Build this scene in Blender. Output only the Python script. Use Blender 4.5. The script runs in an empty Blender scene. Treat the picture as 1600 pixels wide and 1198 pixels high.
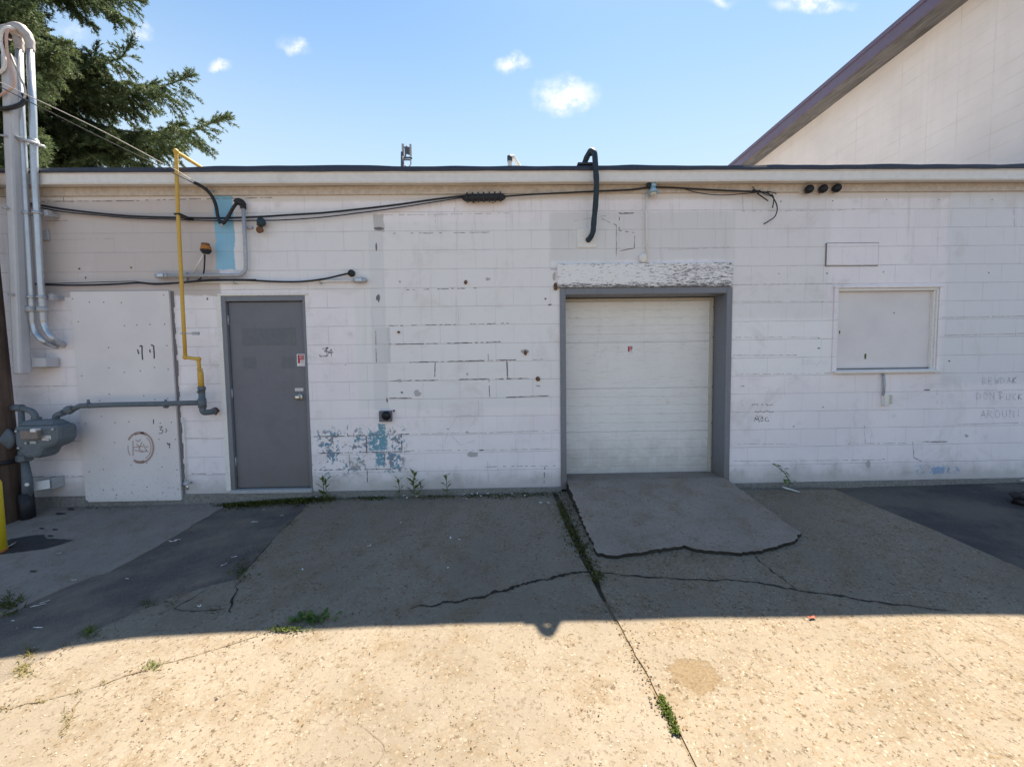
import bpy, bmesh, math, random
from mathutils import Vector, Matrix, noise
from mathutils.geometry import delaunay_2d_cdt
R = math.radians
random.seed(7)
S = bpy.context.scene
COL = S.collection

# ------------------------------------------------------------------ camera
FPX, CX, CY = 650.0, 800.0, 599.0          # focal length and centre in photo pixels
DIST, HCAM = 4.55, 1.43
PITCH, YAW, ROLL = math.atan(39/650.0), R(1.15), 0.0134
CAMPOS = Vector((0, -DIST, HCAM))
CAMROT = Matrix.Rotation(-YAW, 3, 'Z') @ Matrix.Rotation(math.pi/2 - PITCH, 3, 'X') @ Matrix.Rotation(-ROLL, 3, 'Z')
cd = bpy.data.cameras.new('camera'); cam = bpy.data.objects.new('camera', cd); COL.objects.link(cam)
cd.sensor_fit = 'HORIZONTAL'; cd.sensor_width = 36; cd.lens = 36*FPX/1600.0
cd.clip_start = 0.05; cd.clip_end = 3000
cam.matrix_world = Matrix.Translation(CAMPOS) @ CAMROT.to_4x4()
S.camera = cam

# ------------------------------------------------------------------ light
SUN_EL, SUN_AZ = R(60.9), R(20)            # azimuth measured from +Y towards +X
SUN_STRENGTH, SKY_STRENGTH, EXPOSURE = 5.0, 0.067, 1.70
w = bpy.data.worlds.new('World'); S.world = w; w.use_nodes = True
S.view_settings.view_transform = 'Standard'; S.view_settings.look = 'None'
S.view_settings.exposure = EXPOSURE; S.view_settings.gamma = 1; S.view_settings.use_curve_mapping = False
sl = bpy.data.lights.new('sun', 'SUN'); sl.energy = SUN_STRENGTH; sl.angle = R(0.53); sl.color = (1.0, 0.87, 0.67)
so = bpy.data.objects.new('sun', sl); COL.objects.link(so)
SUNDIR = Vector((math.sin(SUN_AZ)*math.cos(SUN_EL), math.cos(SUN_AZ)*math.cos(SUN_EL), math.sin(SUN_EL)))
so.rotation_euler = SUNDIR.to_track_quat('Z', 'Y').to_euler(); so.location = SUNDIR*60

class NT:
    """tiny node-tree helper"""
    def __init__(s, tree): s.t = tree; s.n = tree.nodes; s.l = tree.links
    def add(s, typ, **kw):
        nd = s.n.new(typ)
        for k, v in kw.items(): setattr(nd, k, v)
        return nd
    def put(s, sock, v):
        if v is None: return
        if hasattr(v, 'is_linked') or isinstance(v, bpy.types.NodeSocket): s.l.new(v, sock)
        else:
            if isinstance(v, (tuple, list)) and sock.type == 'RGBA' and len(v) == 3: v = (*v, 1)
            sock.default_value = v
    def math(s, op, a, b=None, c=None, clamp=False):
        nd = s.add('ShaderNodeMath', operation=op, use_clamp=clamp)
        for i, v in enumerate((a, b, c)): s.put(nd.inputs[i], v) if v is not None else None
        return nd.outputs[0]
    def vmath(s, op, a, b=None):
        nd = s.add('ShaderNodeVectorMath', operation=op)
        s.put(nd.inputs[0], a)
        if b is not None: s.put(nd.inputs[1], b)
        return nd.outputs[0]
    def mix(s, f, a, b, mode='MIX'):
        nd = s.add('ShaderNodeMix', data_type='RGBA', blend_type=mode)
        s.put(nd.inputs[0], f); s.put(nd.inputs[6], a); s.put(nd.inputs[7], b)
        return nd.outputs[2]
    def rng(s, v, a, b, c=0.0, d=1.0, smooth=True):
        nd = s.add('ShaderNodeMapRange', interpolation_type='SMOOTHSTEP' if smooth else 'LINEAR')
        for i, x in enumerate((v, a, b, c, d)): s.put(nd.inputs[i], x)
        return nd.outputs[0]
    def noise(s, vec, scale, detail=4, rough=.6, col=False, dist=0):
        nd = s.add('ShaderNodeTexNoise'); s.put(nd.inputs['Vector'], vec)
        nd.inputs['Scale'].default_value = scale; nd.inputs['Detail'].default_value = detail
        nd.inputs['Roughness'].default_value = rough; nd.inputs['Distortion'].default_value = dist
        return nd.outputs['Color' if col else 'Fac']
    def voro(s, vec, scale, feat='F1', rnd=1):
        nd = s.add('ShaderNodeTexVoronoi', feature=feat); s.put(nd.inputs['Vector'], vec)
        nd.inputs['Scale'].default_value = scale; nd.inputs['Randomness'].default_value = rnd
        return nd
    def ramp(s, f, stops, interp='LINEAR'):
        nd = s.add('ShaderNodeValToRGB'); s.put(nd.inputs[0], f); cr = nd.color_ramp; cr.interpolation = interp
        while len(cr.elements) > 1: cr.elements.remove(cr.elements[-1])
        cr.elements[0].position = stops[0][0]; cr.elements[0].color = (*stops[0][1], 1)
        for p, c in stops[1:]:
            e = cr.elements.new(p); e.color = (*c, 1)
        return nd.outputs[0]
    def sep(s, v):
        nd = s.add('ShaderNodeSeparateXYZ'); s.put(nd.inputs[0], v); return nd.outputs
    def comb(s, x=0, y=0, z=0):
        nd = s.add('ShaderNodeCombineXYZ')
        for i, v in enumerate((x, y, z)): s.put(nd.inputs[i], v)
        return nd.outputs[0]
    def bump(s, h, strength=.5, dist=.01, normal=None):
        nd = s.add('ShaderNodeBump'); s.put(nd.inputs['Height'], h)
        nd.inputs['Strength'].default_value = strength; nd.inputs['Distance'].default_value = dist
        if normal is not None: s.put(nd.inputs['Normal'], normal)
        return nd.outputs[0]

# sky: physical sky plus a few small fair-weather clouds, all by direction
def build_world():
    g = NT(w.node_tree); bg = w.node_tree.nodes['Background']
    sky = g.add('ShaderNodeTexSky', sky_type='NISHITA', sun_disc=False)
    sky.sun_elevation = SUN_EL; sky.sun_rotation = SUN_AZ; sky.altitude = 700; sky.air_density = 1.0; sky.dust_density = 0.4; sky.ozone_density = 0.8
    d = g.add('ShaderNodeTexCoord').outputs['Generated']
    x, y, z = g.sep(d)
    u = g.math('DIVIDE', x, g.math('MAXIMUM', y, .02)); v = g.math('DIVIDE', z, g.math('MAXIMUM', y, .02))
    p = g.comb(u, v, 0)
    wob = g.vmath('SCALE', g.vmath('SUBTRACT', g.noise(p, 14, 4, .55, col=True), (.5, .5, .5)))
    wob.node.inputs[3].default_value = .075
    q = g.vmath('ADD', p, wob)
    total = None
    for cx, cy, rx, ry, a in ((885, 152, 50, 30, 1.0), (803, 99, 26, 15, .85), (460, 76, 26, 15, .75), (341, 104, 20, 12, .9), (222, 46, 17, 14, .5),
                              (1270, 4, 66, 16, .75), (1128, 2, 24, 9, .5), (118, 48, 22, 14, .35), (1700, -120, 150, 60, .8), (420, -200, 140, 50, .7), (930, -260, 120, 50, .8)):
        dr = CAMROT @ Vector(((cx-CX)/FPX, -(cy-CY)/FPX, -1.0))
        dd = g.vmath('MULTIPLY', g.vmath('SUBTRACT', q, (dr.x/dr.y, dr.z/dr.y, 0)), (780/rx, 780/ry, 1))
        ln = g.add('ShaderNodeVectorMath', operation='LENGTH'); g.l.new(dd, ln.inputs[0])
        m = g.rng(ln.outputs['Value'], 1.45, .05, 0, a)
        total = m if total is None else g.math('MAXIMUM', total, m)
    total = g.math('MULTIPLY', total, g.rng(g.noise(p, 30, 7, .66), .34, .60, .25, 1))
    total = g.math('MULTIPLY', total, g.math('GREATER_THAN', y, .05))
    hsv = g.add('ShaderNodeHueSaturation'); g.l.new(sky.outputs[0], hsv.inputs['Color'])
    hsv.inputs['Saturation'].default_value = 1.1; hsv.inputs['Hue'].default_value = .49
    low = g.mix(g.rng(z, .68, .24, 0, .95), hsv.outputs[0], (3.3, 4.1, 4.8))     # summer haze paling the sky towards the horizon
    colr = g.mix(total, low, (6.0, 5.9, 5.9))
    g.l.new(colr, bg.inputs['Color']); bg.inputs['Strength'].default_value = SKY_STRENGTH
build_world()

# ------------------------------------------------------------------ photo pixel -> place in the yard
def ray(px, py):
    return (CAMROT @ Vector(((px-CX)/FPX, -(py-CY)/FPX, -1.0))).normalized()
def W(px, py, off=0.0):
    """point on the plane `off` metres in front of the wall face (Y = -off)"""
    d = ray(px, py); t = (-off + DIST)/d.y
    return CAMPOS + d*t
def lerp_knots(k, x):
    if x <= k[0][0]: return k[0][1]
    for (a, va), (b, vb) in zip(k, k[1:]):
        if x <= b:
            t = (x-a)/(b-a); t = t*t*(3-2*t); return va + (vb-va)*t
    return k[-1][1]
BASE = [(W(px, py).x, W(px, py).z) for px, py in ((20, 792), (200, 789), (350, 785), (500, 776), (700, 772), (880, 767), (1150, 760), (1400, 755), (1600, 749))]
SLOPE = [(-6, .14), (-4.0, .122), (-2.2, .088), (-.5, .082), (1.0, .088), (2.2, .098), (4.0, .11), (6, .11)]
def zg(x, y):
    d = max(0.0, -y)
    dd = d if d < 4 else 4 + (d-4)*.25
    b = lerp_knots(BASE, x)
    return b - lerp_knots(SLOPE, x)*min(dd, 30)
def G(px, py, surf=zg, up=0.0):
    d = ray(px, py); z = -.2
    for _ in range(60):
        t = (z - HCAM)/d.z if d.z < -1e-4 else 60
        p = CAMPOS + d*t
        z = .5*z + .5*(surf(p.x, p.y) + up)
    return Vector((p.x, p.y, surf(p.x, p.y)+up))

# ------------------------------------------------------------------ mesh helpers
def wloc(o):
    v = Vector((0, 0, 0))
    while o is not None: v += o.location; o = o.parent
    return v
def tag(o, label=None, cat=None, group=None, kind=None):
    if label: o['label'] = label
    if cat: o['category'] = cat
    if group: o['group'] = group
    if kind: o['kind'] = kind
    return o
def thing(name, label, cat, loc, group=None):
    o = bpy.data.objects.new(name, None); COL.objects.link(o); o.location = loc; o.empty_display_size = .1
    return tag(o, label, cat, group)
def smooth_path(pts, n=6):
    pts = [Vector(p) for p in pts]
    if len(pts) < 3: return pts
    out = []
    for i in range(len(pts)-1):
        p0, p1, p2, p3 = pts[max(i-1, 0)], pts[i], pts[i+1], pts[min(i+2, len(pts)-1)]
        for k in range(n):
            t = k/n
            out.append(.5*((2*p1) + (p2-p0)*t + (2*p0-5*p1+4*p2-p3)*t*t + (3*p1-p0-3*p2+p3)*t**3))
    out.append(pts[-1]); return out
def round_path(pts, r=.05, n=5):
    """polyline with its corners rounded, as bent pipe"""
    pts = [Vector(p) for p in pts]; out = [pts[0]]
    for a, b, c in zip(pts, pts[1:], pts[2:]):
        l1 = (a-b).length; l2 = (c-b).length; q = min(r, l1*.49, l2*.49)
        p1 = b + (a-b).normalized()*q; p2 = b + (c-b).normalized()*q
        for k in range(n+1):
            t = k/n; out.append(p1*(1-t)**2 + b*2*t*(1-t) + p2*t*t)
    out.append(pts[-1]); return out
class MB:
    def __init__(s): s.v = []; s.f = []; s.m = []; s.s = []
    def face(s, idx, m=0, sm=False): s.f.append(tuple(idx)); s.m.append(m); s.s.append(sm)
    def quad(s, a, b, c, d, m=0, sm=False):
        n = len(s.v); s.v += [Vector(a), Vector(b), Vector(c), Vector(d)]; s.face((n, n+1, n+2, n+3), m, sm)
    def tri(s, a, b, c, m=0, sm=False):
        n = len(s.v); s.v += [Vector(a), Vector(b), Vector(c)]; s.face((n, n+1, n+2), m, sm)
    def box(s, x0, x1, y0, y1, z0, z1, m=0):
        return s.hexa([(x0, y0, z0), (x1, y0, z0), (x1, y1, z0), (x0, y1, z0), (x0, y0, z1), (x1, y0, z1), (x1, y1, z1), (x0, y1, z1)], m)
    def hexa(s, P, m=0):
        n = len(s.v); s.v += [Vector(p) for p in P]
        for q in ((0, 3, 2, 1), (4, 5, 6, 7), (0, 1, 5, 4), (1, 2, 6, 5), (2, 3, 7, 6), (3, 0, 4, 7)): s.face([n+i for i in q], m)
        return s
    def slab(s, pts, t, m=0):
        """front outline `pts` (on the wall side, facing -Y) thickened by t towards +Y"""
        n = len(s.v); k = len(pts)
        s.v += [Vector(p) for p in pts] + [Vector(p)+Vector((0, t, 0)) for p in pts]
        s.face(range(n, n+k), m); s.face(range(n+2*k-1, n+k-1, -1), m)
        for i in range(k): s.face((n+i, n+k+i, n+k+(i+1) % k, n+(i+1) % k), m)
        return s
    def tube(s, pts, r, n=10, m=0, caps=True, flat=False):
        pts = [Vector(p) for p in pts]
        rr = r if isinstance(r, (list, tuple)) else [r]*len(pts)
        base = len(s.v); up = None
        for i, p in enumerate(pts):
            t = (pts[min(i+1, len(pts)-1)] - pts[max(i-1, 0)])
            t = t.normalized() if t.length > 1e-9 else Vector((0, 0, 1))
            if up is None:
                up = Vector((0, 0, 1)) if abs(t.z) < .9 else Vector((0, 1, 0))
            a = up - t*up.dot(t)
            a = a.normalized() if a.length > 1e-6 else t.orthogonal().normalized()
            up = a; b = t.cross(a)
            for k in range(n):
                an = 2*math.pi*k/n; s.v.append(p + (a*math.cos(an) + b*math.sin(an))*rr[i])
        for i in range(len(pts)-1):
            for k in range(n):
                k2 = (k+1) % n
                s.face((base+i*n+k, base+i*n+k2, base+(i+1)*n+k2, base+(i+1)*n+k), m, not flat)
        if caps:
            s.face(range(base+n-1, base-1, -1), m); e = base+(len(pts)-1)*n; s.face(range(e, e+n), m)
        return s
    def cyl(s, a, b, r, n=14, m=0): return s.tube([a, b], r, n, m)
    def blob(s, c, rx, ry, rz, m=0, nu=12, nv=8, jit=0, seed=0):
        c = Vector(c); base = len(s.v)
        for i in range(nv+1):
            th = math.pi*i/nv
            for k in range(nu):
                ph = 2*math.pi*k/nu
                d = Vector((math.sin(th)*math.cos(ph), math.sin(th)*math.sin(ph), math.cos(th)))
                q = 1 + (jit*noise.noise(d*1.7 + Vector((seed, seed*.7, 0))) if jit else 0)
                s.v.append(c + Vector((d.x*rx*q, d.y*ry*q, d.z*rz*q)))
        for i in range(nv):
            for k in range(nu):
                k2 = (k+1) % nu; s.face((base+i*nu+k, base+(i+1)*nu+k, base+(i+1)*nu+k2, base+i*nu+k2), m, True)
        return s
    def lathe(s, o, axis, prof, n=16, m=0):
        """profile of (distance along axis, radius) turned about `axis` from o"""
        axis = Vector(axis).normalized(); o = Vector(o)
        return s.tube([o + axis*d for d, r in prof], [max(r, 1e-4) for d, r in prof], n, m)
    def build(s, name, mats, parent=None, bevel=0, origin=None):
        if not isinstance(mats, (list, tuple)): mats = [mats]
        if origin is None:
            if parent is not None: origin = wloc(parent)
            else:
                xs = [v.x for v in s.v]; ys = [v.y for v in s.v]
                origin = Vector(((min(xs)+max(xs))/2, (min(ys)+max(ys))/2, min(v.z for v in s.v)))
        me = bpy.data.meshes.new(name); me.from_pydata([v-origin for v in s.v], [], s.f); me.validate()
        for mm in mats: me.materials.append(mm)
        if len(me.polygons) == len(s.f):
            me.polygons.foreach_set('material_index', s.m); me.polygons.foreach_set('use_smooth', s.s)
        me.update()
        o = bpy.data.objects.new(name, me); COL.objects.link(o)
        if parent is not None: o.parent = parent; o.location = (0, 0, 0)
        else: o.location = origin
        if bevel:
            bv = o.modifiers.new('bevel', 'BEVEL'); bv.width = bevel; bv.segments = 2; bv.limit_method = 'ANGLE'; bv.angle_limit = R(35)
        return o

# ------------------------------------------------------------------ materials
def new_mat(name):
    m = bpy.data.materials.new(name); m.use_nodes = True
    g = NT(m.node_tree); b = m.node_tree.nodes['Principled BSDF']
    return m, g, b
def worn(name, col, rough=.6, metal=0, dirt=(.05, .045, .04), dirt_amt=.35, scale=14, var=.12, bump=.15, spec=.4, splash=0):
    m, g, b = new_mat(name)
    p = g.add('ShaderNodeNewGeometry').outputs['Position']
    n1 = g.noise(p, scale, 5, .65); n2 = g.noise(p, scale*6, 3, .6)
    c = g.mix(g.rng(n2, .3, .7, 0, 1), tuple(x*(1-var) for x in col), tuple(min(1, x*(1+var)) for x in col))
    c = g.mix(g.rng(n1, .55, .82, 0, dirt_amt), c, dirt)
    if splash:      # dirt thrown up along the bottom
        zz = g.sep(p)[2]
        c = g.mix(g.math('MULTIPLY', g.rng(g.math('ADD', zz, g.math('MULTIPLY', g.noise(p, 7, 6, .75), -.9)), .10, -.5), splash), c, (.16, .14, .12))
        c = g.mix(g.rng(g.noise(g.vmath('MULTIPLY', p, (9, 9, .8)), 1.5, 5, .7), .54, .75, 0, .35), c, tuple(x*.7 for x in col))
        c = g.mix(g.math('MULTIPLY', g.rng(g.noise(p, 26, 6, .78), .66, .70), .6), c, (.30, .29, .28))
    g.put(b.inputs['Base Color'], c); b.inputs['Metallic'].default_value = metal
    g.put(b.inputs['Roughness'], g.rng(n1, .2, .8, max(.05, rough-.12), min(1, rough+.15)))
    b.inputs['Specular IOR Level'].default_value = spec
    if bump: g.put(b.inputs['Normal'], g.bump(n2, bump, .002))
    return m
M = {}
M['galv'] = worn('galvanised_steel', (.47, .50, .55), .34, .65, (.30, .30, .31), .3, 7, var=.05, bump=.05)
M['galv_dull'] = worn('dull_grey_metal', (.42, .43, .46), .6, .25, (.2, .19, .18), .4)
M['hood'] = worn('tarnished_hood', (.46, .42, .41), .5, .35, (.30, .22, .18), .5, 9, var=.05)
M['mast'] = worn('mast_grey_paint', (.50, .50, .53), .5, .1, (.4, .39, .38), .3, 3, var=.025, bump=.03)
M['gasgrey'] = worn('gas_grey_paint', (.115, .138, .16), .6, 0, (.12, .075, .05), .6, 9, var=.1)
M['rust'] = worn('rusty_iron', (.17, .085, .045), .85, 0, (.05, .03, .02), .5, 30)
M['rustorange'] = worn('rusty_orange_lens', (.42, .16, .03), .6, 0, (.1, .04, .02), .6, 20)
M['yellow'] = worn('yellow_pipe_paint', (.62, .38, .07), .5, 0, (.3, .16, .05), .45, 16)
M['bollard'] = worn('yellow_bollard_paint', (.72, .55, .02), .5, 0, (.2, .14, .05), .4)
M['black'] = worn('black_rubber', (.018, .018, .022), .55, 0, (.05, .05, .05), .3)
M['teal'] = worn('dark_teal_insulation', (.018, .035, .052), .6, 0, (.05, .07, .08), .4, 20, bump=.5)
M['wire_light'] = worn('weathered_aluminium_cable', (.42, .40, .38), .55, .3)
M['pinkwire'] = worn('pinkish_cable_sheath', (.55, .36, .30), .55, 0, (.2, .12, .1), .4)
M['whitewire'] = worn('white_cable_sheath', (.72, .70, .70), .5)
M['door'] = worn('grey_door_paint', (.158, .16, .185), .45, 0, (.115, .115, .125), .5, 2.2, var=.03, bump=.1, splash=.6)
M['doorpatch'] = worn('grey_door_patch', (.135, .14, .158), .5, 0, (.1, .1, .11), .4, 5, var=.06)
M['frame'] = worn('grey_frame_paint', (.185, .195, .225), .5, 0, (.33, .32, .31), .55, 18, var=.06, splash=.7)
M['whitepaint'] = worn('white_trim_paint', (.76, .74, .72), .6, 0, (.34, .30, .26), .4, 8, var=.05)
M['fascia'] = worn('fascia_paint', (.74, .71, .69), .5, 0, (.48, .44, .40), .35, 3, var=.04)
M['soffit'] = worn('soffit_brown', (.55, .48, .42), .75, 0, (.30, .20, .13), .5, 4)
M['membrane'] = worn('roof_membrane', (.035, .042, .065), .55, 0, (.09, .09, .11), .4, 5, bump=.4)
M['roof_bounce'] = worn('pale_roof_bounce', (.46, .45, .45), .9)  # unseen roof surface, made pale to bounce sunlight onto the hall wall
M['foundation'] = worn('foundation_concrete', (.21, .20, .19), .9, 0, (.09, .08, .065), .7, 7, var=.2, bump=.5)
M['pale_beige'] = worn('beige_plastic', (.55, .51, .44), .5)
M['paper'] = worn('white_paper', (.75, .76, .78), .8, 0, (.5, .48, .45), .3)
M['red'] = worn('red_sticker', (.38, .015, .03), .5)
M['redscrap'] = worn('red_scrap', (.6, .08, .05), .6)
M['stickerink'] = worn('sticker_print', (.78, .62, .63), .5)
M['lightblue'] = worn('pale_blue_metal', (.30, .48, .62), .45, .2, (.15, .2, .25), .4)
M['glass'] = worn('lamp_glass', (.6, .58, .52), .15)
M['brass'] = worn('knob_metal', (.62, .58, .5), .25, .9, (.3, .25, .15), .3)
M['woodpole'] = None
M['antenna'] = worn('antenna_grey', (.36, .38, .40), .6)
M['antenna_dark'] = worn('antenna_dark', (.10, .11, .14), .6)
M['dirtline'] = worn('mortar_crack', (.19, .175, .18), .9, 0, (.07, .065, .06), .5, 40, bump=0)
M['faintline'] = worn('faint_crack', (.46, .44, .45), .9, bump=0)
M['ink'] = worn('marker_ink', (.06, .06, .075), .7, bump=0)
M['faintink'] = worn('faded_marker', (.60, .585, .62), .8, bump=0)
M['brownink'] = worn('brown_stencil', (.40, .29, .26), .8, 0, (.55, .5, .5), .6, 30, bump=0)
M['stem'] = worn('weed_stem', (.10, .12, .03), .7)

def leaf_mat(name, c1, c2, trans=.25):
    m, g, b = new_mat(name)
    oi = g.add('ShaderNodeNewGeometry')
    c = g.mix(oi.outputs['Random Per Island'], c1, c2)
    c = g.mix(g.rng(g.noise(oi.outputs['Position'], 3.0, 2), .35, .65, 0, .35), c, tuple(x*.6 for x in c1))
    g.put(b.inputs['Base Color'], c); b.inputs['Roughness'].default_value = .6
    b.inputs['Specular IOR Level'].default_value = .25
    out = m.node_tree.nodes['Material Output']
    tr = g.add('ShaderNodeBsdfTranslucent'); g.put(tr.inputs['Color'], c)
    mx = g.add('ShaderNodeMixShader'); mx.inputs[0].default_value = trans
    g.l.new(b.outputs[0], mx.inputs[1]); g.l.new(tr.outputs[0], mx.inputs[2]); g.l.new(mx.outputs[0], out.inputs['Surface'])
    return m
M['needles'] = leaf_mat('spruce_needles', (.055, .090, .048), (.14, .18, .075), .35)
M['weed'] = leaf_mat('weed_leaf', (.07, .11, .02), (.19, .23, .05), .35)
M['moss'] = leaf_mat('moss_leaf', (.05, .06, .013), (.12, .125, .028), .2)
M['drygrass'] = leaf_mat('dry_grass', (.13, .12, .04), (.30, .25, .10), .3)
M['broadleaf'] = leaf_mat('broad_leaf', (.07, .14, .03), (.20, .29, .09), .35)

def wood_mat(name, c1, c2, axis='Z', scale=3):
    m, g, b = new_mat(name)
    p = g.add('ShaderNodeTexCoord').outputs['Object']
    st = {'Z': (9, 9, .7), 'X': (.7, 9, 9), 'Y': (9, .7, 9)}[axis]
    q = g.vmath('MULTIPLY', p, st)
    n = g.noise(q, scale, 6, .7, dist=.4)
    c = g.ramp(n, [(.3, c1), (.5, tuple((a+b_)/2 for a, b_ in zip(c1, c2))), (.7, c2)])
    c = g.mix(g.rng(g.noise(p, 2, 4), .45, .7, 0, .5), c, tuple(x*.55 for x in c1))
    g.put(b.inputs['Base Color'], c); b.inputs['Roughness'].default_value = .85
    g.put(b.inputs['Normal'], g.bump(n, .6, .006))
    return m
M['woodpole'] = wood_mat('pole_timber', (.05, .032, .024), (.13, .085, .065))
M['bark'] = wood_mat('spruce_bark', (.05, .04, .032), (.14, .11, .09))
M['greywood'] = wood_mat('weathered_boards', (.05, .048, .05), (.21, .20, .20), 'Y', 2.2)
M['purple'] = worn('purple_metal_trim', (.115, .09, .135), .45, .1, (.12, .09, .16), .4, 2, var=.05)

def peeling_mat():
    m, g, b = new_mat('peeling_white_board')
    p = g.add('ShaderNodeTexCoord').outputs['Object']
    q = g.vmath('MULTIPLY', p, (6.5, 6.5, 44))
    n = g.noise(q, 2.6, 6, .72, dist=.6)
    x, y, z = g.sep(g.vmath('SUBTRACT', g.add('ShaderNodeNewGeometry').outputs['Position'], W(1008, 430)))
    # the coating has failed most along the lower edge and towards the right end
    edge = g.math('MAXIMUM', g.rng(z, -.055, -.125, -.02, .13), g.math('MAXIMUM', g.rng(z, .085, .13, -.02, .06), g.rng(x, -.45, .5, -.03, .055)))
    f = g.rng(g.math('ADD', n, edge), .578, .598)
    wood = g.mix(g.noise(q, 6, 3), (.10, .095, .10), (.22, .20, .20))
    c = g.mix(f, (.80, .785, .79), wood)
    g.put(b.inputs['Base Color'], c); b.inputs['Roughness'].default_value = .75
    g.put(b.inputs['Normal'], g.bump(g.math('SUBTRACT', 1, f), .35, .002))
    return m
M['peeling'] = peeling_mat()

def panel_door_mat():
    m, g, b = new_mat('garage_door_paint')
    p = g.add('ShaderNodeTexCoord').outputs['Object']
    n = g.noise(p, 2.2, 4); n2 = g.noise(g.vmath('MULTIPLY', p, (1, 1, 9)), 9, 4)
    c = g.mix(g.rng(n, .35, .7), (.80, .785, .775), (.75, .735, .725))
    c = g.mix(g.rng(n2, .52, .8, 0, .5), c, (.42, .41, .40)); c = g.mix(g.rng(g.noise(p, 5, 6, .75), .58, .76, 0, .4), c, (.40, .38, .36))
    zz = g.sep(g.add('ShaderNodeNewGeometry').outputs['Position'])[2]
    c = g.mix(g.math('MULTIPLY', g.rng(g.math('ADD', zz, g.math('MULTIPLY', g.noise(p, 6, 6, .75), -.9)), .15, -.5), .55), c, (.33, .30, .27))
    c = g.mix(g.rng(g.noise(g.vmath('MULTIPLY', p, (8, 8, .7)), 1.4, 5, .7), .56, .78, 0, .3), c, (.45, .43, .42))
    g.put(b.inputs['Base Color'], c); b.inputs['Roughness'].default_value = .45
    return m
M['garage'] = panel_door_mat()

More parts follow.
